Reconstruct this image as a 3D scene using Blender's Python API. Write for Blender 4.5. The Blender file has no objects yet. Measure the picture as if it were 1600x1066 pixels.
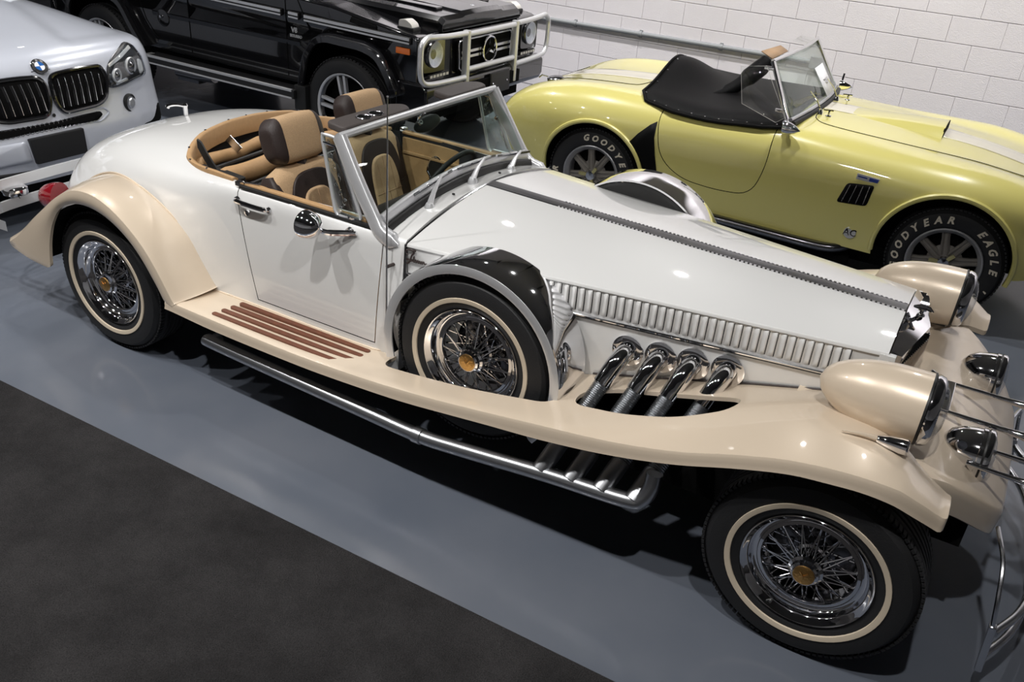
import bpy, bmesh, math, random
import numpy as np
from mathutils import Vector, Matrix

scene = bpy.context.scene
col = scene.collection
random.seed(7)
PI = math.pi

# ------------------------------------------------------------------ camera
CAM = Vector((3.37029, -2.26013, 2.21653))
YAW, PITCH, ROLL, FPX = -0.4894, 0.5090, -0.0864, 1348.1
def camera():
    a, p, r = YAW, PITCH, ROLL
    f = np.array([math.sin(a)*math.cos(p), math.cos(a)*math.cos(p), -math.sin(p)])
    rt = np.array([math.cos(a), -math.sin(a), 0.0]); dn = np.cross(f, rt)
    c, s = math.cos(r), math.sin(r)
    R, D = c*rt + s*dn, -s*rt + c*dn
    cd = bpy.data.cameras.new('camera'); cd.sensor_width = 36.0; cd.lens = FPX/1600*36
    cd.clip_start = 0.05; cd.clip_end = 100
    ob = bpy.data.objects.new('camera', cd); col.objects.link(ob)
    m = Matrix.Identity(4)
    for i in range(3):
        m[i][0] = R[i]; m[i][1] = -D[i]; m[i][2] = -f[i]; m[i][3] = CAM[i]
    ob.matrix_world = m
    scene.camera = ob
camera()

# ------------------------------------------------------------------ world, lights, exposure
w = bpy.data.worlds.new('world'); scene.world = w; w.use_nodes = True
w.node_tree.nodes['Background'].inputs[0].default_value = (0.75, 0.8, 0.9, 1)
w.node_tree.nodes['Background'].inputs[1].default_value = 0.02
scene.view_settings.view_transform = 'Standard'
scene.view_settings.look = 'None'
scene.view_settings.gamma = 1.0
scene.view_settings.use_curve_mapping = False
scene.view_settings.exposure = 0.62
LAMP_Z = 3.65
LAMP_ROWS = [(-1.25, [-4.9, -3.27, -1.63, 0.0, 1.64, 3.28], 138.0, 0.0, 135),
             (0.95, [-4.1, -2.4, -0.8], 48.0, 0.0, 115),  # row added to brighten the white car and rear deck, no such lamps known
             (3.35, [-4.9, -3.27, -1.63, 0.02, 1.64, 3.28], 125.0, 0.0, 115),
             (-4.7, [-3.27, 0.02, 3.28, 6.5], 50.0, -0.25, 130),  # fill row added behind the camera so the chrome reflects a brighter room
             (4.75, [-3.27, -1.63, 0.02, 1.64, 3.28, 4.92, 6.5], 160.0, 0.42, 88)]

# ------------------------------------------------------------------ helpers
def objs_collect(): return col.objects
def setp(o, label=None, cat=None, group=None, kind=None):
    if label: o['label'] = label
    if cat: o['category'] = cat
    if group: o['group'] = group
    if kind: o['kind'] = kind
    return o
def empty(name, loc, label=None, cat=None, group=None, kind=None):
    o = bpy.data.objects.new(name, None); col.objects.link(o)
    o.location = loc; o.empty_display_size = 0.2
    return setp(o, label, cat, group, kind)
def attach(o, parent):
    """parent o so that its own coordinates stay world coordinates"""
    if parent is None: return o
    o.parent = parent
    if parent.type == 'EMPTY':
        o.matrix_parent_inverse = Matrix.Translation(-Vector(parent.location))
    return o
def cr(P, n, closed=False):
    """Catmull-Rom through points P, n samples per span"""
    P = np.array(P, float); N = len(P); out = []
    spans = N if closed else N-1
    for i in range(spans):
        if closed:
            a, b, c, d = P[(i-1) % N], P[i], P[(i+1) % N], P[(i+2) % N]
        else:
            b, c = P[i], P[i+1]
            a = P[i-1] if i > 0 else 2*b-c
            d = P[i+2] if i+2 < N else 2*c-b
        for k in range(n):
            t = k/n
            out.append(0.5*((2*b)+(-a+c)*t+(2*a-5*b+4*c-d)*t*t+(-a+3*b-3*c+d)*t**3))
    if not closed: out.append(P[-1])
    return np.array(out)
def interp(x, tab):
    """smooth table lookup: tab = [(x, v), ...]"""
    xs = [t[0] for t in tab]; ys = np.array([t[1] for t in tab], float)
    if x <= xs[0]: return ys[0]
    if x >= xs[-1]: return ys[-1]
    i = max(k for k in range(len(xs)) if xs[k] <= x); i = min(i, len(xs)-2)
    def slope(k):
        if k == 0: return (ys[1]-ys[0])/(xs[1]-xs[0])
        if k == len(xs)-1: return (ys[-1]-ys[-2])/(xs[-1]-xs[-2])
        return (ys[k+1]-ys[k-1])/(xs[k+1]-xs[k-1])
    h = xs[i+1]-xs[i]; t = (x-xs[i])/h
    return ((2*t**3-3*t*t+1)*ys[i]+(t**3-2*t*t+t)*h*slope(i)+(-2*t**3+3*t*t)*ys[i+1]+(t**3-t*t)*h*slope(i+1))

class MB:
    def __init__(s): s.v = []; s.f = []; s.m = []; s.mi = 0
    def add(s, V, F):
        o = len(s.v); s.v += [tuple(map(float, p)) for p in V]
        s.f += [tuple(i+o for i in f) for f in F]; s.m += [s.mi]*len(F); return s
    def box(s, c, d, R=None, taper=None):
        V = []
        for x in (-.5, .5):
            for y in (-.5, .5):
                for z in (-.5, .5):
                    k = taper if (taper and z > 0) else 1
                    p = Vector((x*d[0]*k, y*d[1]*k, z*d[2]))
                    if R is not None: p = R @ p
                    V.append((p.x+c[0], p.y+c[1], p.z+c[2]))
        return s.add(V, [(0,1,3,2),(4,6,7,5),(0,4,5,1),(2,3,7,6),(0,2,6,4),(1,5,7,3)])
    def bar(s, a, b, w, h, up=(0,0,1)):
        a, b = Vector(a), Vector(b); x = (b-a).normalized(); u = Vector(up)
        y = u.cross(x).normalized(); z = x.cross(y)
        R = Matrix((x, y, z)).transposed()
        return s.box((a+b)/2, ((b-a).length, w, h), R)
    def grid(s, P, wu=False, wv=False, flip=False):
        P = np.array(P, float); nu, nv = P.shape[:2]
        F = []
        for i in range(nu if wu else nu-1):
            for j in range(nv if wv else nv-1):
                a, b = i*nv+j, i*nv+(j+1) % nv
                c, d = ((i+1) % nu)*nv+(j+1) % nv, ((i+1) % nu)*nv+j
                F.append((a,d,c,b) if flip else (a,b,c,d))
        return s.add(P.reshape(-1, 3), F)
    def loft(s, P, caps=True, flip=False):
        """closed sections (nu sections of nv points), capped"""
        P = np.array(P, float); nu, nv = P.shape[:2]
        s.grid(P, wv=True, flip=flip)
        if caps:
            o = len(s.v)-nu*nv
            a = tuple(o+j for j in range(nv)); b = tuple(o+(nu-1)*nv+j for j in range(nv))
            s.f += [a if flip else a[::-1], b[::-1] if flip else b]; s.m += [s.mi]*2
        return s
    def tube(s, path, r, n=10, caps=True, closed=False):
        P = [Vector(p) for p in path]; N = len(P)
        R = list(r) if hasattr(r, '__len__') else [r]*N
        T = []
        for i in range(N):
            a = P[i-1] if (i > 0 or closed) else P[i]
            b = P[(i+1) % N] if (i < N-1 or closed) else P[i]
            T.append((b-a).normalized())
        u = T[0].orthogonal().normalized(); rows = []
        for i in range(N):
            u = (u-T[i]*u.dot(T[i])).normalized(); v = T[i].cross(u)
            rows.append([P[i]+(u*math.cos(2*PI*k/n)+v*math.sin(2*PI*k/n))*R[i] for k in range(n)])
        if closed: return s.grid(rows, wu=True, wv=True)
        return s.loft(rows, caps)
    def lathe(s, prof, n=32, o=(0,0,0), axis=(0,-1,0), a0=0, a1=2*PI):
        """prof = [(r, h)] with h along axis from o"""
        ax = Vector(axis).normalized(); u = ax.orthogonal().normalized()
        if abs(ax.z) < .5: u = (Vector((0,0,1))-ax*ax.z).normalized()
        v = ax.cross(u); o = Vector(o); full = abs(a1-a0-2*PI) < 1e-6
        rows = []
        for k in range(n if full else n+1):
            t = a0+(a1-a0)*k/n; d = u*math.cos(t)+v*math.sin(t)
            rows.append([o+ax*h+d*max(r, 1e-5) for r, h in prof])
        return s.grid(rows, wu=full)
    def sphere(s, c, r, n=12, sc=(1,1,1)):
        rows = []
        for i in range(n//2+1):
            t = PI*i/(n//2)
            rows.append([(c[0]+sc[0]*r*max(math.sin(t),1e-4)*math.cos(2*PI*k/n), c[1]+sc[1]*r*max(math.sin(t),1e-4)*math.sin(2*PI*k/n), c[2]+sc[2]*r*math.cos(t)) for k in range(n)])
        return s.grid(rows, wv=True)
    def prism(s, poly, ax, lo, hi):
        """poly in the two other axes (cyclic order), extruded along axis ax"""
        def P(p, h):
            if ax == 0: return (h, p[0], p[1])
            if ax == 1: return (p[0], h, p[1])
            return (p[0], p[1], h)
        n = len(poly); V = [P(p, lo) for p in poly]+[P(p, hi) for p in poly]
        F = [tuple(range(n))[::-1], tuple(range(n, 2*n))]
        F += [(i, (i+1) % n, n+(i+1) % n, n+i) for i in range(n)]
        return s.add(V, F)
    def text(s, t, size, o, x, y, ext=0.001, align='CENTER', shear=0, bold=0):
        V, F = text_mesh(t, size, ext, align, shear, bold); x, y = Vector(x), Vector(y); z = x.cross(y); o = Vector(o)
        return s.add([o+x*p[0]+y*p[1]+z*p[2] for p in V], F)
    def build(s, name, mat, parent=None, smooth=38, bevel=0, seg=2, kind=None, label=None, solid=0, local=False, sub=0):
        me = bpy.data.meshes.new(name); me.from_pydata(s.v, [], s.f)
        mats = mat if isinstance(mat, (list, tuple)) else [mat]
        for m in mats: me.materials.append(M[m])
        if len(mats) > 1: me.polygons.foreach_set('material_index', s.m)
        bm = bmesh.new(); bm.from_mesh(me)
        bmesh.ops.remove_doubles(bm, verts=bm.verts, dist=1e-5)
        bmesh.ops.recalc_face_normals(bm, faces=bm.faces)
        if bevel:
            es = [e for e in bm.edges if len(e.link_faces) == 2 and e.calc_face_angle(0) > .5]
            bmesh.ops.bevel(bm, geom=es, offset=bevel, segments=seg, affect='EDGES', profile=.5, clamp_overlap=True)
        bm.to_mesh(me); bm.free()
        if smooth:
            me.shade_smooth(); me.set_sharp_from_angle(angle=math.radians(smooth))
        me.update()
        o = bpy.data.objects.new(name, me); col.objects.link(o)
        if solid:
            md = o.modifiers.new('s', 'SOLIDIFY'); md.thickness = solid; md.offset = -1
        if sub:
            md = o.modifiers.new('u', 'SUBSURF'); md.levels = sub; md.render_levels = sub
        if bevel and smooth:
            md = o.modifiers.new('n', 'WEIGHTED_NORMAL'); md.keep_sharp = True; md.weight = 60
        if kind: o['kind'] = kind
        if label: o['label'] = label
        if parent is not None:
            if local: o.parent = parent
            else: attach(o, parent)
        return o
_txt = {}
def text_mesh(t, size, ext, align='CENTER', shear=0, bold=0):
    k = (t, size, ext, align, shear, bold)
    if k in _txt: return _txt[k]
    cu = bpy.data.curves.new('t', 'FONT'); cu.body = t; cu.size = size; cu.extrude = ext; cu.resolution_u = 2
    cu.align_x = align; cu.align_y = 'CENTER'; cu.shear = shear; cu.offset = bold
    ob = bpy.data.objects.new('t', cu); col.objects.link(ob)
    me = bpy.data.meshes.new_from_object(ob.evaluated_get(bpy.context.evaluated_depsgraph_get()))
    r = ([tuple(v.co) for v in me.vertices], [tuple(p.vertices) for p in me.polygons])
    bpy.data.objects.remove(ob); bpy.data.curves.remove(cu); bpy.data.meshes.remove(me)
    _txt[k] = r; return r
def boolean(o, cutter, op='DIFFERENCE', keep=False):
    """apply a boolean on mesh object o in place"""
    md = o.modifiers.new('b', 'BOOLEAN'); md.object = cutter; md.operation = op; md.solver = 'EXACT'
    try: md.material_mode = 'TRANSFER'
    except Exception: pass
    dg = bpy.context.evaluated_depsgraph_get(); dg.update()
    me = bpy.data.meshes.new_from_object(o.evaluated_get(dg))
    o.modifiers.clear(); old = o.data; o.data = me; me.name = old.name
    if not keep: bpy.data.objects.remove(cutter)
    return o
def resmooth(o, ang=38):
    o.data.shade_smooth(); o.data.set_sharp_from_angle(angle=math.radians(ang)); return o
def dupl(o, name=None):
    c = o.copy(); c.data = o.data.copy(); col.objects.link(c)
    if name: c.name = name
    return c
def mirror(o, yc, parent=None):
    """a mirrored twin of a mesh object (and its children) about the plane y = yc"""
    me = o.data.copy(); me.transform(Matrix.Translation((0, 2*yc, 0)) @ Matrix.Diagonal((1, -1, 1, 1))); me.flip_normals()
    c = bpy.data.objects.new(o.name.split('.')[0], me); col.objects.link(c)
    for md in o.modifiers:
        n = c.modifiers.new(md.name, md.type)
        if md.type == 'SOLIDIFY': n.thickness = md.thickness; n.offset = md.offset
        if md.type == 'WEIGHTED_NORMAL': n.keep_sharp = True; n.weight = 60
    if 'label' in o: c['label'] = o['label']
    if 'kind' in o: c['kind'] = o['kind']
    p = parent if parent is not None else o.parent
    if p is not None: attach(c, p)
    for ch in list(o.children): mirror(ch, yc, c)
    return c
def copy_tree(o, parent, loc, rz=0.0):
    c = o.copy(); col.objects.link(c); c.parent = parent
    if parent is not None and parent.type == 'EMPTY':
        c.matrix_parent_inverse = Matrix.Translation(-Vector(parent.location))
    c.location = loc; c.rotation_euler = (0, 0, rz)
    for ch in o.children:
        d = ch.copy(); col.objects.link(d); d.parent = c
    return c
def arc(cx, cz, r, a0, a1, n):
    return [(cx+r*math.cos(math.radians(a0+(a1-a0)*k/n)), cz+r*math.sin(math.radians(a0+(a1-a0)*k/n))) for k in range(n+1)]
def rpoly(pts, r, n=4):
    """round the corners of a 2D polygon"""
    out = []; N = len(pts)
    rr = r if hasattr(r, '__len__') else [r]*N
    for i in range(N):
        a, b, c = (np.array(pts[(i+k) % N], float) for k in (-1, 0, 1))
        u, v = a-b, c-b; lu, lv = np.linalg.norm(u), np.linalg.norm(v)
        k = min(rr[i], lu*.49, lv*.49)
        p, q = b+u/lu*k, b+v/lv*k
        for j in range(n+1):
            t = j/n; out.append(tuple((1-t)**2*p+2*t*(1-t)*b+t*t*q))
    return out

# ------------------------------------------------------------------ materials
M = {}
def node_mat(name):
    m = bpy.data.materials.new(name); m.use_nodes = True; M[name] = m
    nt = m.node_tree; return m, nt, nt.nodes['Principled BSDF']
def mat(name, c, rough=.5, metal=0., coat=0., crough=.03, spec=.5, noise=None, bump=None, trans=0, ior=1.45, emis=None, alpha=1, sheen=0):
    """noise=(scale, amount) varies the colour, bump=(scale, strength)"""
    m, nt, b = node_mat(name)
    b.inputs['Base Color'].default_value = (*c, 1); b.inputs['Roughness'].default_value = rough
    b.inputs['Metallic'].default_value = metal; b.inputs['Coat Weight'].default_value = coat
    b.inputs['Coat Roughness'].default_value = crough; b.inputs['Specular IOR Level'].default_value = spec
    b.inputs['Transmission Weight'].default_value = trans; b.inputs['IOR'].default_value = ior
    b.inputs['Alpha'].default_value = alpha; b.inputs['Sheen Weight'].default_value = sheen
    if emis: b.inputs['Emission Color'].default_value = (*emis[0], 1); b.inputs['Emission Strength'].default_value = emis[1]
    if noise or bump:
        tc = nt.nodes.new('ShaderNodeTexCoord')
    if noise:
        n = nt.nodes.new('ShaderNodeTexNoise'); n.inputs['Scale'].default_value = noise[0]; n.inputs['Detail'].default_value = 5
        nt.links.new(tc.outputs['Object'], n.inputs['Vector'])
        mx = nt.nodes.new('ShaderNodeMix'); mx.data_type = 'RGBA'
        k = noise[1]
        mx.inputs['A'].default_value = (*[max(0, x*(1-k)) for x in c], 1); mx.inputs['B'].default_value = (*[min(1, x*(1+k)) for x in c], 1)
        nt.links.new(n.outputs['Fac'], mx.inputs['Factor']); nt.links.new(mx.outputs['Result'], b.inputs['Base Color'])
    if bump:
        n = nt.nodes.new('ShaderNodeTexNoise'); n.inputs['Scale'].default_value = bump[0]; n.inputs['Detail'].default_value = 4
        nt.links.new(tc.outputs['Object'], n.inputs['Vector'])
        bp = nt.nodes.new('ShaderNodeBump'); bp.inputs['Strength'].default_value = bump[1]; bp.inputs['Distance'].default_value = .01
        nt.links.new(n.outputs['Fac'], bp.inputs['Height']); nt.links.new(bp.outputs['Normal'], b.inputs['Normal'])
    return m
mat('pearl', (.69, .688, .678), .46, .12, 1, .03, noise=(900, .03))
mat('cream', (.66, .55, .425), .34, .15, .7, .04, noise=(900, .03))
mat('chrome', (.80, .80, .82), .05, 1)
mat('brushed', (.62, .63, .66), .26, 1)
mat('hinge_metal', (.17, .17, .175), .26, 1)
mat('steel', (.46, .47, .49), .32, 1)
mat('black_chrome', (.2, .2, .21), .2, 1)
mat('tyre', (.012, .012, .013), .62, bump=(220, .15))
mat('whitewall', (.60, .51, .39), .55)
mat('black', (.012, .012, .012), .45)
mat('void', (.004, .004, .004), .9, spec=.1)
mat('rubber', (.02, .02, .021), .6)
mat('gold', (.62, .36, .12), .28, 1, bump=(150, .3))
mat('wood', (.12, .036, .015), .4, noise=(40, .45))
mat('satin', (.68, .685, .70), .34, .6)
mat('tan', (.42, .255, .12), .6, noise=(60, .12), bump=(300, .15))
mat('tan_fabric', (.50, .335, .19), .85, noise=(220, .28), bump=(420, .35))
mat('tan_piping', (.36, .23, .13), .6)
mat('brown', (.028, .018, .016), .5, bump=(260, .2))
mat('visor_brown', (.06, .05, .047), .6, bump=(260, .2))
mat('carpet_dark', (.02, .02, .022), .95)
mat('red_lens', (.20, .004, .010), .1, coat=1, noise=(60, .3))
mat('amber', (.75, .16, .01), .2, coat=1)
mat('yellow', (.69, .625, .20), .3, .0, 1, .03, noise=(700, .03))
mat('stripe', (.74, .69, .55), .3, .0, 1, .03)
mat('vinyl', (.002, .002, .0023), .5, spec=.12, bump=(350, .25))
mat('mag', (.20, .185, .165), .45, .2, bump=(260, .12))
mat('mag_lip', (.42, .42, .43), .32, .5)
mat('letter', (.64, .58, .47), .6)
mat('knock', (.52, .47, .22), .25, .5)
mat('black_paint', (.006, .006, .007), .12, 0, 1, .015)
mat('plastic', (.013, .013, .014), .45)
mat('white_paint', (.55, .575, .645), .28, .1, 1, .02)
mat('grey_silver', (.42, .42, .42), .3, .5)
mat('lens', (.75, .77, .8), .05, .0, 1)
mat('reflector', (.72, .74, .78), .28, .85, bump=(90, .5))
mat('blue', (.01, .12, .42), .25, coat=1)
mat('blue_badge', (.03, .06, .32), .3, coat=1)
mat('paper', (.85, .85, .88), .8)
mat('ink', (.25, .25, .28), .8)
mat('clear_cap', (.62, .60, .56), .3, coat=1)
def glass(name, tint, alpha, rough=0.02):
    m, nt, b = node_mat(name)
    nt.nodes.remove(b); out = nt.nodes['Material Output']
    t = nt.nodes.new('ShaderNodeBsdfTransparent'); t.inputs[0].default_value = (*tint, 1)
    g = nt.nodes.new('ShaderNodeBsdfGlossy'); g.inputs['Roughness'].default_value = rough
    lw = nt.nodes.new('ShaderNodeLayerWeight'); fr = nt.nodes.new('ShaderNodeMath'); fr.operation = 'POWER'; fr.inputs[1].default_value = 5.0
    nt.links.new(lw.outputs['Facing'], fr.inputs[0])
    mt = nt.nodes.new('ShaderNodeMath'); mt.operation = 'MULTIPLY_ADD'; mt.inputs[1].default_value = .8; mt.inputs[2].default_value = alpha
    mx = nt.nodes.new('ShaderNodeMixShader')
    nt.links.new(fr.outputs[0], mt.inputs[0]); nt.links.new(mt.outputs[0], mx.inputs[0])
    nt.links.new(t.outputs[0], mx.inputs[1]); nt.links.new(g.outputs[0], mx.inputs[2]); nt.links.new(mx.outputs[0], out.inputs[0])
glass('glass', (.90, .95, .92), .03)
glass('tinted', (.70, .80, .76), .04)
glass('clear', (.98, .985, .98), .025)
glass('lamp_glass', (.92, .94, .97), .06)

def floor_mat():
    m, nt, b = node_mat('epoxy')
    tc = nt.nodes.new('ShaderNodeTexCoord')
    n = nt.nodes.new('ShaderNodeTexNoise'); n.inputs['Scale'].default_value = 1.3; n.inputs['Detail'].default_value = 6
    nt.links.new(tc.outputs['Object'], n.inputs['Vector'])
    cr_ = nt.nodes.new('ShaderNodeValToRGB')
    cr_.color_ramp.elements[0].position = .35; cr_.color_ramp.elements[0].color = (.094, .107, .134, 1)
    cr_.color_ramp.elements[1].position = .7; cr_.color_ramp.elements[1].color = (.124, .135, .160, 1)
    nt.links.new(n.outputs['Fac'], cr_.inputs[0]); nt.links.new(cr_.outputs[0], b.inputs['Base Color'])
    b.inputs['Roughness'].default_value = .16; b.inputs['Specular IOR Level'].default_value = .45
    n2 = nt.nodes.new('ShaderNodeTexNoise'); n2.inputs['Scale'].default_value = 3.5; n2.inputs['Detail'].default_value = 2
    nt.links.new(tc.outputs['Object'], n2.inputs['Vector'])
    bp = nt.nodes.new('ShaderNodeBump'); bp.inputs['Strength'].default_value = .12; bp.inputs['Distance'].default_value = .02
    nt.links.new(n2.outputs['Fac'], bp.inputs['Height']); nt.links.new(bp.outputs[0], b.inputs['Normal'])
floor_mat()
def carpet_mat():
    m, nt, b = node_mat('carpet')
    tc = nt.nodes.new('ShaderNodeTexCoord')
    n = nt.nodes.new('ShaderNodeTexNoise'); n.inputs['Scale'].default_value = 2.2; n.inputs['Detail'].default_value = 8; n.inputs['Roughness'].default_value = .7
    n2 = nt.nodes.new('ShaderNodeTexNoise'); n2.inputs['Scale'].default_value = 260; n2.inputs['Detail'].default_value = 3
    for q in (n, n2): nt.links.new(tc.outputs['Object'], q.inputs['Vector'])
    ml = nt.nodes.new('ShaderNodeMath'); ml.operation = 'MULTIPLY'
    nt.links.new(n.outputs['Fac'], ml.inputs[0]); nt.links.new(n2.outputs['Fac'], ml.inputs[1])
    cr_ = nt.nodes.new('ShaderNodeValToRGB')
    cr_.color_ramp.elements[0].position = .1; cr_.color_ramp.elements[0].color = (.012, .0115, .012, 1)
    cr_.color_ramp.elements[1].position = .5; cr_.color_ramp.elements[1].color = (.060, .057, .058, 1)
    nt.links.new(ml.outputs[0], cr_.inputs[0]); nt.links.new(cr_.outputs[0], b.inputs['Base Color'])
    b.inputs['Roughness'].default_value = 1; b.inputs['Specular IOR Level'].default_value = .1
    bp = nt.nodes.new('ShaderNodeBump'); bp.inputs['Strength'].default_value = .8; bp.inputs['Distance'].default_value = .01
    nt.links.new(n2.outputs['Fac'], bp.inputs['Height']); nt.links.new(bp.outputs[0], b.inputs['Normal'])
carpet_mat()
mat('block', (.71, .68, .71), .75, noise=(7, .05), bump=(160, .35))
mat('mortar', (.62, .60, .61), .85, bump=(160, .3))
mat('ceiling', (.09, .09, .092), .9)
mat('side_wall', (.62, .62, .63), .8, bump=(90, .2))
mat('pipe_grey', (.23, .24, .25), .5)

# ------------------------------------------------------------------ the room
WY = 5.87; FX0, FX1, FY0, FY1, CZ = -9.0, 9.5, -7.0, WY, 4.4
def room():
    mb = MB(); mb.box(((FX0+FX1)/2, (FY0+FY1)/2, -.05), (FX1-FX0, FY1-FY0, .1))
    setp(mb.build('floor', 'epoxy', None), kind='structure', label='glossy blue-grey epoxy floor under the cars')
    mb = MB(); mb.box(((FX0+FX1)/2, (FY0+FY1)/2, CZ+.05), (FX1-FX0, FY1-FY0, .1))
    setp(mb.build('ceiling', 'ceiling', None), kind='structure', label='dark ceiling of the showroom')
    mb = MB(); mb.box(((FX0+FX1)/2, WY+.104, CZ/2), (FX1-FX0, .2, CZ))
    wb = setp(mb.build('wall_back', 'mortar', None), kind='structure', label='pale painted concrete block wall behind the yellow roadster')
    b = .2032; x0, z0 = 2.978, .978
    mb = MB(); mb.box((0, 0, 0), (2*b-.0022, .016, b-.0045)); proto = mb.build('block', 'block', wb, bevel=.002, seg=2, smooth=0)
    first = True
    for n in range(-4, 6):
        off = 0 if n % 2 == 0 else b
        for k in range(-11, 9):
            x = x0+off+2*b*k+b; z = z0+b*n+b/2
            if first: o = proto; first = False
            else: o = proto.copy(); col.objects.link(o)
            o.location = (x, WY+.002+random.uniform(-.0006, .0006), z)
    # the wall beyond the blocks that show: courses as one relief
    mb = MB()
    for n in range(-5, 17):
        for k in range(-30, 17):
            if -4 <= n < 6 and -11 <= k < 9: continue
            off = 0 if n % 2 == 0 else b
            x = x0+off+2*b*k+b; z = z0+b*n+b/2
            if FX0+b < x < FX1-b and 0 < z-b/2+.05 and z+b/2 < CZ:
                mb.box((x, WY+.003, z), (2*b-.0022, .012, b-.0045))
    setp(mb.build('block_courses', 'block', wb, smooth=0), kind='stuff')
    for nm, c, d in (('wall_left', (FX0-.1, (FY0+FY1)/2, CZ/2), (.2, FY1-FY0, CZ)), ('wall_right', (FX1+.1, (FY0+FY1)/2, CZ/2), (.2, FY1-FY0, CZ)),
                     ('wall_front', ((FX0+FX1)/2, FY0-.1, CZ/2), (FX1-FX0, .2, CZ))):
        mb = MB(); mb.box(c, d); setp(mb.build(nm, 'side_wall', None), kind='structure', label='plain grey showroom wall')
    # carpet runner
    mb = MB(); mb.prism([(-8.5, -.70), (8.5, -.306), (8.5, -6.0), (-8.5, -6.0)], 2, 0.0005, .007)
    setp(mb.build('carpet', 'carpet', None, bevel=.003), 'black needle-felt carpet runner along the grey floor', 'carpet')
    # conduit on the wall
    root = empty('wall_conduit', (0, WY, .84), 'thin grey conduit pipe running along the block wall', 'pipe')
    mb = MB(); mb.tube([(-4.5, WY-.028, .81), (-1.3, WY-.028, .835), (1.38, WY-.028, .856), (1.78, WY-.028, .859)], .021, 12); mb.build('tube', 'pipe_grey', root)
    for x in (-2.9, -1.45, -.55, .15, .95, 1.5):
        z = .835+(x+1.3)*.0079
        mb = MB(); mb.lathe([(.024, -.02), (.027, -.018), (.027, .018), (.024, .02)], 14, (x, WY-.028, z), (1, 0, .008)); mb.build('coupling', 'pipe_grey', root)
        mb = MB(); mb.box((x, WY-.008, z), (.03, .02, .07)); mb.build('clip', 'pipe_grey', root, bevel=.003)
    mb = MB(); mb.box((1.82, WY-.035, .86), (.1, .07, .1)); mb.build('junction_box', 'pipe_grey', root, bevel=.006)
    # ceiling spotlights, two of the rows added only as fill
    for y, xs, e, tilt, cone in LAMP_ROWS:
        for x in xs:
            r = empty('spotlight', (x, y, CZ), 'small black ceiling spotlight on a stem, some rows added as fill', 'spotlight', 'ceiling spotlights in rows')
            mb = MB(); mb.tube([(x, y, CZ), (x, y, LAMP_Z+.2)], .012, 8); mb.build('stem', 'black', r)
            mb = MB(); mb.lathe([(0, .22), (.05, .21), (.07, .15), (.075, .02), (.07, .02), (.066, .12), (0, .13)], 18, (x, y, LAMP_Z), (0, 0, 1)); mb.build('housing', 'black', r)
            ld = bpy.data.lights.new('spot', 'SPOT'); ld.energy = e; ld.shadow_soft_size = .045; ld.spot_size = math.radians(cone); ld.spot_blend = .8
            ld.color = (1.0, .985, .965)
            lo = bpy.data.objects.new('spot_or_fill_lamp', ld); col.objects.link(lo); lo.location = (x, y, LAMP_Z); lo.rotation_euler = (tilt, 0, 0); attach(lo, r)
room()

# ------------------------------------------------------------------ wheels
def tire_profile(r_rim, r_out, w, bulge=.008, groove=True):
    """cross-section (r, depth); depth 0 is the outer face, positive inwards (axis points outward = -depth)"""
    m = (r_rim+r_out)/2
    half = [(r_rim, .022), (r_rim+.012, .006), (r_rim+.03, 0), (m, -bulge), (m+(r_out-m)*.55, .0), (r_out-.018, .018), (r_out-.006, .034)]
    tread = []
    n = 5; a, b = .042, w-.042
    for k in range(n):
        x0 = a+(b-a)*k/n; x1 = a+(b-a)*(k+1)/n; g = .006
        tread += [(r_out, x0+g), (r_out, x1-g)]
        if k < n-1 and groove: tread += [(r_out-.008, x1-g*.6), (r_out-.008, x1+g*.6)]
    back = [(r, w-d) for r, d in reversed(half)]
    return half+tread+back
def neg(prof): return [(r, -d) for r, d in prof]
def tread_blocks(mb, r, w, n, depth=.006):
    """side lugs along the tread shoulder"""
    for k in range(n):
        a = 2*PI*k/n; c, s = math.cos(a), math.sin(a)
        R = Matrix.Rotation(-a, 3, 'Y')
        for y in (.030, w-.030):
            mb.box((c*(r-.006), y, s*(r-.006)), (.009, .026, 2*PI*r/n*.66), R)
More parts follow.
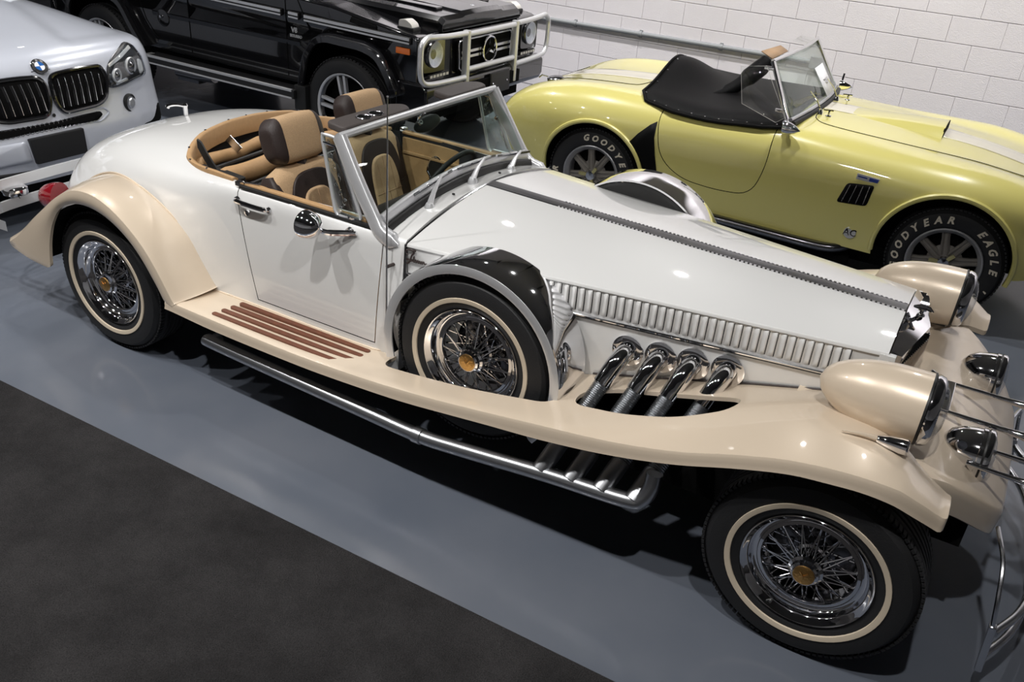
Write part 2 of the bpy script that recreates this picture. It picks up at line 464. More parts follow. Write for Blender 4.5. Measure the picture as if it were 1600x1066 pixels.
def wire_wheel(parent, name='wheel'):
    mb = MB()
    rim = [(.150, .20), (.188, .19), (.205, .185), (.205, .17), (.178, .15), (.152, .12), (.150, .066), (.146, .060), (.1445, .046), (.150, .040), (.160, .041), (.163, .047), (.172, .049), (.180, .044), (.1835, .024), (.1885, .014), (.195, .011), (.199, .003), (.205, -.001), (.209, .003), (.209, .014), (.203, .022)]
    mb.lathe(neg(rim), 64)
    w = mb.build(name, 'chrome', parent, smooth=50)
    mb = MB(); mb.lathe(neg(tire_profile(.200, .342, .215)), 72); tread_blocks(mb, .342, .215, 110); mb.build('tire', 'tyre', w, local=True)
    mb = MB(); mb.lathe(neg([(.2365, .001), (.2375, -.0072), (.2465, -.0092), (.2545, -.0098), (.2555, -.002)]), 72); mb.build('whitewall_stripe', 'whitewall', w, local=True, label='cream whitewall stripe')
    mb = MB()
    def wire(r0, a0, y0, r1, a1, y1):
        p = (r0*math.cos(a0), y0, r0*math.sin(a0)); q = (r1*math.cos(a1), y1, r1*math.sin(a1))
        mb.tube([p, q], .0024, 5, caps=False)
        e = Vector(q)-Vector(p); t = Vector(q)-e*.09; mb.tube([t, q], .0036, 5, caps=False)
    n = 15
    for k in range(n):
        a = 2*PI*k/n
        wire(.040, a, .012, .149, a+.26, .05); wire(.040, a+.1, .016, .149, a-.16, .052)
        wire(.046, a+.05, .085, .150, a+.62, .062); wire(.046, a+.2, .09, .150, a-.42, .064)
    mb.build('spokes', 'chrome', w, local=True)
    mb = MB(); mb.lathe(neg([(.052, .12), (.052, .08), (.044, .075), (.042, .03), (.054, .024), (.054, .010), (.046, .004), (.044, -.008), (.038, -.013), (.0, -.013)]), 28); mb.build('hub', 'chrome', w, local=True)
    mb = MB(); mb.lathe(neg([(.034, -.012), (.034, -.016), (.030, -.0175), (.0, -.0175)]), 24)
    for s, q in ((-1, 1), (1, 1), (0, -1)):
        a = Vector((0, -.0175, -.002)); b = Vector((s*.013, -.0175, q*.013))
        mb.tube([a, b], [.0036, .0028], 6)
    mb.build('hub_medallion', 'gold', w, local=True, label='gold hub medallion')
    mb = MB(); mb.lathe(neg([(.0, .125), (.12, .125), (.135, .13), (.14, .19), (0, .19)]), 40)
    for k in range(8):
        a = 2*PI*k/8; mb.lathe([(.012, 0), (.012, .012), (0, .013)], 6, (.078*math.cos(a), .125, .078*math.sin(a)))
    mb.build('brake_drum', 'black_chrome', w, local=True)
    mb = MB(); mb.tube([(-.07, .02, -.172), (-.072, -.004, -.166)], .0042, 7); mb.build('valve_stem', 'rubber', w, local=True)
    return w

# ------------------------------------------------------------------ the cream and pearl roadster
YC = .80
RO = empty('neoclassic_roadster', (1.6, YC, 0), 'pearl white open roadster with cream fenders, wire wheels and chrome side pipes', 'car')
def hy(h): return YC-h
# hood crease half width, heights
HX0, HX1 = 1.572, 3.285
def hood_h(x): return .592-.287*(x-HX0)/(HX1-HX0)
def hood_ze(x): return .912
def hood_zc(x): return 1.0-.045*(x-HX0)/(HX1-HX0)
SEAM = [(.40, .385), (.6, .405), (1.5, .42), (1.75, .435), (2.0, .47), (2.3, .54), (2.6, .605), (2.87, .665), (3.05, .70), (3.2, .725), (3.35, .728), (3.5, .705), (3.57, .685)]
ZLOW = [(.45, .385), (.51, .385), (.77, .375), (1.27, .38), (1.55, .395), (1.76, .412), (1.96, .438), (2.12, .46), (2.35, .49), (2.59, .535), (2.81, .595), (3.0, .665), (3.15, .712), (3.25, .727), (3.35, .733), (3.43, .722), (3.50, .692), (3.57, .655)]
ZCRE = [(.45, .425), (.53, .425), (1.18, .422), (1.55, .44), (1.85, .47), (2.06, .50), (2.31, .54), (2.58, .585), (2.80, .64), (2.99, .71), (3.14, .757), (3.29, .78), (3.43, .773), (3.50, .742), (3.57, .702)]
YOUT = [(.45, -.06), (3.2, -.06), (3.38, -.048), (3.48, -.025), (3.57, .010)]
YIN = [(.45, .20), (1.55, .20), (1.75, .26), (2.3, .34), (2.9, .45), (3.2, .50), (3.30, .48), (3.42, .30), (3.50, .205), (3.57, .165)]

def fenders():
    # running board and front fender in one sweep, a closed shell
    rows = []
    xs = np.concatenate([np.linspace(.47, 3.3, 72), np.linspace(3.33, 3.565, 14)])
    for x in xs:
        zl, zk, zs = interp(x, ZLOW), interp(x, ZCRE), interp(x, SEAM)
        yo, yi = interp(x, YOUT), interp(x, YIN)
        bul = interp(x, [(.45, 0), (1.9, .002), (2.4, .012), (2.9, .03), (3.3, .035), (3.5, .015), (3.57, .006)])
        top = []
        r = .014
        for t in np.linspace(0, 1, 13):
            y = yo+.02+(yi-yo-.02)*t
            top.append((y, zk+(zs-zk)*t+bul*math.sin(PI*t)**1.0))
        up = [(yo-.004, zl), (yo, zl+(zk-zl)*.35), (yo, zk-r), (yo+.005, zk-.003)]+top
        th = .016
        lo = [(yi, zs-th-.004)]+[(y, z-th) for y, z in reversed(top[:-1])]+[(yo+.012, zk-.03), (yo+.012, zl)]
        rows.append([(x, y, z) for y, z in up+lo])
    # round the nose
    last = np.array(rows[-1]); c = last.mean(0)
    for k, (dx, sc) in enumerate(((.008, .96), (.013, .86), (.015, .6))):
        q = last.copy(); q[:, 1:] = c[1:]+(q[:, 1:]-c[1:])*sc; q[:, 0] += dx; rows.append(q.tolist())
    mb = MB(); mb.loft(rows)
    f = mb.build('front_fender', 'cream', RO, smooth=45)
    # slot for the exhaust pipes and well for the spare
    mb = MB(); mb.prism(rpoly([(2.37, .10), (2.56, .09), (2.74, .11), (2.89, .18), (2.92, .28), (2.5, .26), (2.37, .20)], .06, 5), 2, .4, .9)
    boolean(f, mb.build('cut', 'cream', None, smooth=0))
    mb = MB(); mb.prism(rpoly([(1.55, .075), (2.29, .075), (2.33, .16), (2.29, .45), (1.55, .45)], .05, 5), 2, .3, .9)
    boolean(f, mb.build('cut', 'cream', None, smooth=0)); resmooth(f, 45)
    mirror(f, YC)
    # piping between fender and body
    mb = MB()
    mb.tube([(x, interp(x, YIN)-.028 if x < 1.5 else interp(x, YIN)-.012, interp(x, SEAM)+.004) for x in np.linspace(.47, 1.56, 20)], .005, 6)
    p = mb.build('fender_piping', 'cream', RO); mirror(p, YC)
    # rear fender: lip circle and crease circle with a drawn-out tail
    lip = [(.50, .392), (.46, .41), (.42, .475), (.35, .575), (.27, .655), (.17, .712), (.06, .74), (-.06, .732), (-.17, .683), (-.25, .595), (-.30, .50), (-.325, .42), (-.34, .345)]
    crease = [(.535, .425), (.52, .44), (.445, .56), (.375, .65), (.28, .73), (.17, .79), (.06, .815), (-.06, .80), (-.18, .74), (-.30, .655), (-.42, .565), (-.54, .47), (-.655, .40)]
    seam = [(.545, .425), (.53, .43), (.46, .52), (.385, .62), (.29, .69), (.18, .75), (.07, .79), (-.04, .805), (-.15, .79), (-.28, .735), (-.40, .65), (-.52, .55), (-.62, .44)]
    L, K, S = cr(lip, 6), cr(crease, 6), cr(seam, 6)
    rows = []; n = len(L)
    for i in range(n):
        t = i/(n-1)
        ys = .19 if t < .5 else .19+.05*(t-.5)/.5*1.0
        yo = -.055
        s = []
        s.append((L[i][0], yo+.004, L[i][1])); 
        for q in (.25, .5, .75, .92): s.append((L[i][0]*(1-q)+K[i][0]*q, yo-.006*math.sin(PI*q), L[i][1]*(1-q)+K[i][1]*q))
        for q in np.linspace(0.03, 1, 9):
            b = .012*math.sin(PI*q)
            nx, nz = K[i][0]-.05, K[i][1]-.3; l = math.hypot(nx, nz)
            s.append((K[i][0]*(1-q)+S[i][0]*q+b*nx/l, yo+.012+(ys-yo-.012)*q, K[i][1]*(1-q)+S[i][1]*q+b*nz/l))
        # back side
        s.append((S[i][0]*.97, ys, S[i][1]-.02)); s.append((K[i][0]*.96, yo+.03, K[i][1]-.022)); s.append((L[i][0], yo+.02, L[i][1]+.004))
        rows.append(s)
    for dl, q in ((.012, .05), (.019, .14), (.023, .30)):
        a = np.array(rows[n-1]); m = np.array([(L[-1][0]+K[-1][0])/2, 0, (L[-1][1]+K[-1][1])/2])
        t = a.copy(); t[:, 0] += (m[0]-t[:, 0])*q-.35*dl; t[:, 2] += (m[2]-t[:, 2])*q-.93*dl; rows.append(t.tolist())
    mb = MB(); mb.loft(rows)
    # the tail corner is bevelled by a small ball-nosed cap
    f = mb.build('rear_fender', 'cream', RO, smooth=45); mirror(f, YC)
    mb = MB(); mb.tube([(S[i][0], .185 if i < n/2 else .185+.05*(i/(n-1)-.5)*2, S[i][1]+.004) for i in range(2, n-14)], .0045, 6)
    p = mb.build('fender_piping', 'cream', RO); mirror(p, YC)
    mb = MB(); mb.tube([(.535, y, .424) for y in np.linspace(-.055, .19, 5)], .004, 6); p = mb.build('fender_piping', 'cream', RO); mirror(p, YC)
    # inner wheel wells and chassis so nothing shows through
    mb = MB(); mb.box((1.45, YC, .30), (3.6, .95, .16)); mb.box((3.25, YC, .45), (.6, .8, .3)); mb.build('chassis', 'void', RO)
    for x in (0, 3.27):
        mb = MB(); mb.tube([(x, .15, .34), (x, 2*YC-.15, .34)], .04, 10); mb.build('axle', 'black', RO)
    mb = MB(); mb.grid([[(.02+.40*math.cos(a), y, .33+.40*math.sin(a)) for y in (-.03, .30)] for a in np.linspace(.1, PI-.12, 24)]); p = mb.build('wheel_arch_liner', 'void', RO, solid=.01); mirror(p, YC)
    # wood tread strips let into the running board
    for k in range(4):
        y = -.012+.045*k; x0, x1 = .715+.008*k, 1.445
        mb = MB(); mb.prism(rpoly([(x0, y-.0115), (x1, y-.0115+.012), (x1, y+.0115+.012), (x0, y+.0115)], .011, 5), 2, .415, .4268)
        s = mb.build('tread_strip', 'wood', RO, label='dark red wooden tread strip'); mirror(s, YC)
fenders()

def body():
    ST = [
     (1.562, [(0,1.0),(.2,.994),(.4,.966),(.545,.928),(.592,.905),(.606,.80),(.622,.60),(.628,.36)]),
     (1.48, [(0,.980),(.2,.975),(.4,.953),(.545,.924),(.593,.905),(.608,.80),(.623,.60),(.629,.36)]),
     (1.30, [(0,.965),(.2,.961),(.4,.945),(.545,.924),(.594,.905),(.61,.80),(.625,.60),(.63,.36)]),
     (.72, [(0,.985),(.2,.98),(.4,.962),(.54,.932),(.594,.903),(.612,.80),(.626,.60),(.63,.36)]),
     (.35, [(0,.985),(.2,.98),(.38,.957),(.505,.92),(.575,.86),(.612,.75),(.624,.58),(.625,.36)]),
     (.05, [(0,.975),(.2,.968),(.36,.945),(.475,.90),(.555,.82),(.60,.70),(.61,.55),(.61,.36)]),
     (-.25, [(0,.93),(.2,.922),(.35,.898),(.45,.85),(.525,.76),(.572,.65),(.585,.52),(.585,.36)]),
     (-.5, [(0,.855),(.2,.846),(.33,.82),(.425,.77),(.49,.68),(.53,.58),(.54,.47),(.54,.36)]),
     (-.68, [(0,.765),(.18,.757),(.30,.732),(.385,.68),(.445,.60),(.48,.52),(.49,.44),(.485,.36)]),
     (-.80, [(0,.66),(.15,.653),(.25,.63),(.33,.585),(.385,.52),(.41,.46),(.42,.41),(.415,.36)]),
     (-.87, [(0,.54),(.12,.535),(.2,.52),(.27,.49),(.315,.45),(.335,.42),(.34,.39),(.335,.36)]),
     (-.895, [(0,.44),(.08,.439),(.14,.435),(.19,.425),(.22,.41),(.235,.395),(.24,.38),(.235,.36)])]
    secs = []
    for x, p in ST:
        q = cr(p, 5); secs.append(np.array([(x, h, z) for h, z in q]))
    secs = np.array(secs[::-1])            # tail to cowl
    fine = np.stack([cr(secs[:, j], 6) for j in range(secs.shape[1])], 1)
    rows = []
    for s in fine:
        near = [(x, YC-h, z) for x, h, z in s]; far = [(x, YC+h, z) for x, h, z in s]
        rows.append(far[::-1]+near[1:])
    mb = MB(); mb.loft(rows)
    b = mb.build('body', ['pearl', 'tan', 'void'], RO, smooth=40)
    # cockpit opening
    plan = [(1.40, hy(.50)), (.80, hy(.545)), (.50, hy(.535)), (.33, hy(.50)), (.23, hy(.44)), (.16, hy(.30)), (.125, hy(.12)), (.12, hy(0))]
    plan = [tuple(p) for p in cr(plan, 4)]
    full = plan+[(x, 2*YC-y) for x, y in plan[-2::-1]]
    mb = MB(); mb.mi = 0; mb.prism(full, 2, .42, 1.4)
    c = mb.build('cut', 'carpet_dark', None, smooth=0); boolean(b, c)
    # doors: body is opened along the door outline, the door is the piece taken out
    outline = [(.685, 1.2), (.69, .90), (.80, .445), (1.44, .452), (1.462, .90), (1.462, 1.2)]
    outg = [(.681, 1.2), (.686, .90), (.797, .441), (1.444, .448), (1.466, .90), (1.466, 1.2)]
    d = dupl(b, 'door')
    mb = MB(); mb.prism(outline, 1, -.2, .34); boolean(d, mb.build('cut', 'tan', None, smooth=0), 'INTERSECT')
    mb = MB(); mb.prism(outg, 1, -.2, .34); boolean(b, mb.build('cut', 'void', None, smooth=0))
    mb = MB(); mb.prism([(p[0], p[1]) for p in outg], 1, 2*YC-.34, 2*YC+.2); boolean(b, mb.build('cut', 'void', None, smooth=0))
    resmooth(b); resmooth(d); b.name = 'body'; attach(d, RO)
    # tan door sill and black seal on top of the door
    mb = MB(); mb.bar((.70, hy(.552), .929), (1.36, hy(.548), .932), .03, .014); s = mb.build('door_sill', 'tan', d, bevel=.005)
    mb = MB(); mb.bar((.695, hy(.583), .9265), (1.42, hy(.580), .9285), .020, .012); s = mb.build('window_seal', 'black', d, bevel=.003)
    # chrome latch bits at the rear of the sill
    mb = MB(); mb.box((.685, hy(.575), .935), (.03, .03, .02)); mb.tube([(.70, hy(.565), .94), (.77, hy(.55), .942)], .005, 6); mb.build('latch', 'chrome', d, bevel=.003)
    # inner door panel
    mb = MB(); mb.box((1.06, hy(.535), .69), (.70, .016, .44)); mb.build('door_card', 'tan', d, bevel=.006)
    # handle, lock
    mb = MB(); P = [(.695, hy(.615), .876), (.72, hy(.635), .880), (.80, hy(.637), .879), (.86, hy(.632), .878), (.877, hy(.612), .872)]
    mb.tube(cr(P, 5), [.009]*4+[.010]*14+[.007]*3, 8); mb.lathe([(.016, 0), (.014, .008), (0, .010)], 12, (.697, hy(.606), .874)); mb.lathe([(.014, 0), (.012, .008), (0, .010)], 12, (.874, hy(.606), .872)); mb.build('door_handle', 'chrome', d)
    mb = MB(); mb.lathe([(.014, 0), (.013, .008), (.007, .009), (.006, .004), (0, .004)], 14, (.757, hy(.611), .832)); mb.build('door_lock', 'chrome', d)
    # dark seam under the door
    dm = mirror(d, YC)
    # far door: its inner side shows through the windshield, with a pull handle
    for ch in list(dm.children):
        if ch.name.startswith('door_card'):
            pl = MB(); y = 2*YC-hy(.535)-.012
            ring = [(.93+.045*math.cos(a)*(1.15 if math.sin(a) > 0 else .8), y, .765+.085*math.sin(a)) for a in np.linspace(0, 2*PI, 24, endpoint=False)]
            pl.tube(ring, .006, 6, closed=True); pl.build('door_pull', 'chrome', dm)
            pl = MB(); pl.prism([(p[0], p[2]) for p in ring], 1, y-.002, y+.004); pl.build('pull_cup', 'black', dm)
            pl = MB(); pl.bar((.72, y, .835), (1.40, y, .835), .012, .016); pl.build('armrest', 'tan', dm, bevel=.004)
            pl = MB(); pl.tube([(1.10, y+.004, .50), (1.10, y+.004, .83)], .003, 6); pl.build('door_stitching', 'tan_piping', dm)
    # mirror on the near door
    mb = MB(); c = Vector((1.165, hy(.70), .915)); ax = Vector((1, -.12, .05))
    mb.lathe([(0, .075), (.03, .062), (.05, .035), (.058, .005), (.058, -.006), (.054, -.008), (0, -.004)], 24, c, ax)
    mb.tube(cr([c+ax*.02+Vector((0, .03, -.02)), Vector((1.23, hy(.655), .885)), Vector((1.28, hy(.622), .885)), Vector((1.335, hy(.605), .893))], 5), [.011]*6+[.013]*7+[.009]*3, 8)
    mb.lathe([(.02, 0), (.017, .012), (0, .016)], 12, (1.30, hy(.60), .89)); mb.build('door_mirror', 'chrome', d)
    # padded tan trim round the back of the cockpit
    pl = np.array(plan[6:]); fullp = [(x, y) for x, y in pl]+[(x, 2*YC-y) for x, y in pl[-2::-1]]
    bz = [(.9, .938), (.5, .94), (.35, .947), (.25, .957), (.17, .972), (.12, .984)]
    def rz(x): return float(np.interp(x, [.12, .16, .23, .33, .5, .8], [.984, .968, .925, .916, .925, .924]))
    rows = []
    for i, (x, y) in enumerate(fullp):
        z = rz(x)+.006; cx, cy = .75, YC
        d2 = Vector((cx-x, (cy-y), 0)).normalized(); b0 = Vector((x, y, z))
        rows.append([b0-d2*.012+Vector((0,0,-.004)), b0-d2*.010+Vector((0,0,.006)), b0+d2*.003+Vector((0,0,.009)), b0+d2*.016+Vector((0,0,.002)), b0+d2*.02+Vector((0,0,-.075)), b0+d2*.01+Vector((0,0,-.08))])
    mb = MB(); mb.loft(rows); mb.build('cockpit_trim', 'tan', RO, smooth=60)
    for i in range(3, len(fullp)-3, 4):
        x, y = fullp[i]; d2 = Vector((.75-x, YC-y, 0)).normalized()
        mb = MB(); mb.lathe([(.006, 0), (.005, .004), (0, .005)], 8, (x-d2.x*.006, y-d2.y*.006, rz(x)+.012), (0, 0, 1)); mb.build('snap_fastener', 'chrome', RO)
    # deck handle
    mb = MB(); mb.lathe([(.012, 0), (.010, .006), (.011, .012), (.012, .05), (.015, .06), (.010, .070), (0, .071)], 12, (-.29, YC, .915), (0, 0, 1))
    mb.tube(cr([(-.285, YC, .972), (-.32, YC-.03, .978), (-.345, YC-.055, .972), (-.352, YC-.062, .962)], 4), [.009]*9+[.011]*4, 8); mb.build('deck_handle', 'chrome', RO)
    # tail light
    mb = MB(); rows = []
    for t in np.linspace(0, 1, 9):
        x = -.69-.15*t; r = .075*math.sqrt(max(1-(t*1.0)**2.2, .0))+.001
        rows.append([(x, .285+r*.75*math.cos(a)-.015*t, .515-.025*t+r*math.sin(a)*1.05) for a in np.linspace(0, 2*PI, 18, endpoint=False)])
    mb.loft(rows); t = mb.build('tail_light', 'red_lens', RO); mirror(t, YC)
    # rear bumper: two bars with round over-riders
    for z, dx in ((.545, .0), (.445, .03)):
        P = cr([(-.70, -.02, z), (-.86, -.02, z), (-.965+dx, .10, z), (-.99+dx, .35, z), (-1.0+dx, YC, z), (-.99+dx, 2*YC-.35, z), (-.965+dx, 2*YC-.10, z), (-.86, 2*YC+.02, z), (-.70, 2*YC+.02, z)], 6)
        rows = [[(p[0]-.008, p[1], p[2]-.026), (p[0]-.012, p[1], p[2]), (p[0]-.008, p[1], p[2]+.026), (p[0]+.006, p[1], p[2]+.026), (p[0]+.006, p[1], p[2]-.026)] for p in P]
        mb = MB(); mb.loft(rows); mb.build('rear_bumper_bar', 'satin', RO, bevel=.002)
    for y in (.22, 2*YC-.22):
        mb = MB(); mb.lathe([(0, .02), (.05, .018), (.062, .010), (.064, 0), (.062, -.018), (.03, -.02), (.028, -.05), (0, -.05)], 24, (-.975, y, .505), (0, 0, 1)); mb.build('bumper_over_rider', 'chrome', RO)
body()

def hood():
    # two leaves hinged in the middle
    def top(x, s): # s 0 at crease, 1 at the middle
        h = hood_h(x)*(1-s); ze, zc = hood_ze(x), hood_zc(x)
        return (h, ze+(zc-ze)*(1-(h/hood_h(x))**1.7))
    xs = np.linspace(HX0, HX1, 30)
    rows = []
    for x in xs:
        P = [top(x, s) for s in np.linspace(0, 1-.034/hood_h(x), 12)]
        h0 = P[0]
        up = [(h0[0]+.004, h0[1]-.012), (h0[0]+.003, h0[1]-.004)]+P
        lo = [(h, z-.012) for h, z in reversed(P)]+[(h0[0]-.006, h0[1]-.014)]
        rows.append([(x, hy(h), z) for h, z in up+lo])
    mb = MB(); mb.loft(rows); p = mb.build('hood_panel', 'pearl', RO, smooth=30); mirror(p, YC)
    # chrome hinge strip with its knuckles
    rows = []
    for x in xs:
        z = hood_zc(x)
        rows.append([(x, YC-.033, z-.002), (x, YC-.031, z+.0025), (x, YC, z+.004), (x, YC+.031, z+.0025), (x, YC+.033, z-.002), (x, YC, z-.01)])
    mb = MB(); mb.loft(rows); hs = mb.build('hood_hinge', 'hinge_metal', RO, smooth=25)
    mb = MB()
    for x in np.arange(HX0+.35, HX1-.01, .0165):
        z = hood_zc(x)
        for s in (-1, 1): mb.box((x, YC+s*.033, z+.001), (.009, .006, .006))
    mb.build('hinge_knuckles', 'chrome', hs, kind='stuff')
    # sides
    rows = []
    for x in np.linspace(HX0, HX1, 30):
        h = hood_h(x)-.002; zs = interp(x, SEAM)-.06
        P = [(h, .899), (h-.002, .86), (h-.004, .80), (h-.008, .70), (h-.012, max(zs, .3)+.02), (h-.014, zs)]
        rows.append([(x, hy(a), z) for a, z in P]+[(x, hy(a-.012), z) for a, z in P[::-1]])
    mb = MB(); mb.loft(rows); side = mb.build('hood_side', 'pearl', RO, smooth=30)
    # louvres pressed out of the side
    rows = []
    for i in range(9):
        v = -1+2*i/8; row = []
        for j in range(9):
            u = -1+2*j/8
            row.append((u*.0100, -.014*(max(0, 1-abs(u-.45)/1.45 if u < .45 else 1-((u-.45)/.55)**3))**.6*(1-abs(v)**5)**.7, v*.050))
        rows.append(row)
    mb = MB(); mb.grid(rows); mb.mi = 1; mb.prism([(.0097, -.047), (.0125, -.047), (.0125, .043), (.0097, .043)], 1, -.0022, .001)
    lv = mb.build('louver', ['pearl', 'black'], side, smooth=60)
    slope = math.atan2(hood_h(HX0)-hood_h(HX1), HX1-HX0)
    first = True
    for x in np.arange(1.735, 3.17, .0292):
        o = lv if first else lv.copy()
        if not first: col.objects.link(o)
        first = False
        o.location = (x, hy(hood_h(x)-.0045), .850); o.rotation_euler = (0, 0, slope)
    # moulding line under the louvers
    mb = MB(); mb.tube([(x, hy(hood_h(x)+.0015), .788) for x in np.linspace(HX0, HX1-.02, 20)], .005, 6); mb.build('side_molding', 'chrome', side)
    mb = MB(); mb.tube([(x, hy(hood_h(x)+.0005), .781) for x in np.linspace(HX0, HX1-.02, 20)], .0035, 6); mb.build('molding_gap', 'black', side)
    mb = MB(); mb.tube([(x, hy(hood_h(x)-.004), interp(x, SEAM)+.008) for x in np.linspace(2.34, 3.22, 20)], .004, 6); mb.build('fender_piping', 'brown', side)
    sm = mirror(side, YC)
    # dark gap and chrome edge at the rear of the hood
    mb = MB(); P = []
    for s in np.linspace(-1, 1, 31):
        h = abs(s)*.594; P.append((HX0-.006, YC+s*.594, .907+(.999-.907)*(1-(h/.594)**1.7)))
    mb.tube([(HX0-.002, hy(.604), .76)]+P+[(HX0-.002, YC+.604, .76)], .0055, 6); mb.build('hood_edge', 'black_chrome', RO)
    mb = MB(); mb.bar((HX0-.01, hy(.605), .757), (HX0+.13, hy(.585), .757), .010, .014); mb.build('hood_corner_strip', 'black_chrome', RO)
    # latch on the hood corner
    for X, h in ((1.62, .594), (3.205, .33)):
        z0 = .775 if X < 2 else .80
        mb = MB(); mb.tube([(X-.02, hy(h+.012), z0+.018), (X-.01, hy(h+.02), z0+.01), (X+.03, hy(h+.018), z0+.002), (X+.05, hy(h+.012), z0-.002)], .008, 8)
        mb.lathe([(.012, 0), (.011, .016), (0, .02)], 12, (X+.012, hy(h), z0+.004)); mb.tube([(X+.004, hy(h+.008), z0-.012), (X+.004, hy(h+.016), z0-.09)], .004, 6)
        l = mb.build('hood_latch', 'chrome', RO); mirror(l, YC)
    # script emblem on the side
    mb = MB(); ex = Vector((math.cos(slope), math.sin(slope), 0)); o = Vector((1.615, hy(hood_h(1.61)+.0035), .853)); ez = Vector((0, 0, 1))
    J = [(-.012, .028), (.0, .032), (.012, .026), (.004, .012), (-.002, -.008), (-.012, -.016), (-.022, -.011), (-.018, -.004), (-.006, -.002), (.004, -.006)]
    mb.tube([o+(ex*(a-.022)+ez*b)*1.25 for a, b in cr(J, 4)], .0036, 6)
    mb.tube([o+(ex*(a-.022)+ez*b)*1.25 for a, b in cr([(-.008, .012), (-.016, .018), (-.012, .028), (.002, .03), (.018, .03)], 4)], .0032, 6)
    low = [(.002, -.006), (.006, .002), (.010, -.004), (.012, .014), (.013, -.006), (.018, .003), (.020, -.006), (.025, .003), (.027, -.006), (.031, .002), (.034, -.006), (.038, .002), (.040, -.006), (.044, .002), (.048, -.004), (.056, -.003)]
    mb.tube([o+(ex*(a-.022)+ez*(b-.002))*1.25 for a, b in cr(low, 4)], .0032, 6)
    e = mb.build('script_emblem', 'brown', RO, label='dark brown script emblem starting with J'); mirror(e, YC)
hood()

def exhaust():
    tops = [2.455, 2.575, 2.69, 2.81]
    for i, xa in enumerate(tops):
        y0 = hy(hood_h(xa)-.002); za = .690+.006*i
        A = [(xa, y0+.03, za), (xa-.002, y0-.028, za+.001), (xa-.010, y0-.070, za-.020), (xa-.022, y0-.098, za-.058)]
        B = (xa-.034, y0-.120, za-.095)
        P = cr(A+[B], 6); mb = MB(); mb.tube(P, .034, 18); mb.build('side_pipe', 'chrome', RO)
        fl = MB(); fl.lathe([(.033, -.002), (.060, -.002), (.060, .005), (.050, .009), (.034, .009)], 26, (xa, y0, za), (0, -1, 0)); fl.build('pipe_flange', 'chrome', RO)
        # flexible ribbed section down to the collector
        E_ = Vector((xa-.115, .012, .345+.01*i)); B = Vector(B); S_ = B+(B-Vector(P[-3]))*.1
        n = 96; path = []; rad = []
        for k in range(n+1):
            t = k/n; path.append(Vector(P[-2]).lerp(E_, t)); rad.append(.0295+.0020*(1 if k % 2 else -1))
        mb = MB(); mb.tube(path, rad, 14); mb.build('flex_pipe', 'steel', RO)
        sl = MB(); d = (E_-Vector(P[-2])).normalized(); sl.tube([E_-d*.09, E_+d*.035], .034, 16); sl.build('collector_sleeve', 'steel', RO)
    path = [(2.735, .02, .47), (2.735, .008, .42), (2.715, -.005, .37), (2.66, -.012, .345), (2.36, -.014, .315), (2.0, -.012, .265), (1.80, -.012, .245), (1.5, -.012, .25), (.72, -.012, .268), (.69, .0, .268), (.675, .03, .262)]
    mb = MB(); mb.tube(cr(path, 6), .0285, 16); mb.build('exhaust_collector', 'steel', RO)
    mb = MB(); mb.lathe([(.03, -.02), (.033, -.018), (.033, .018), (.03, .02)], 16, (1.80, -.012, .245), (1, 0, .02)); mb.build('exhaust_clamp', 'steel', RO)
exhaust()

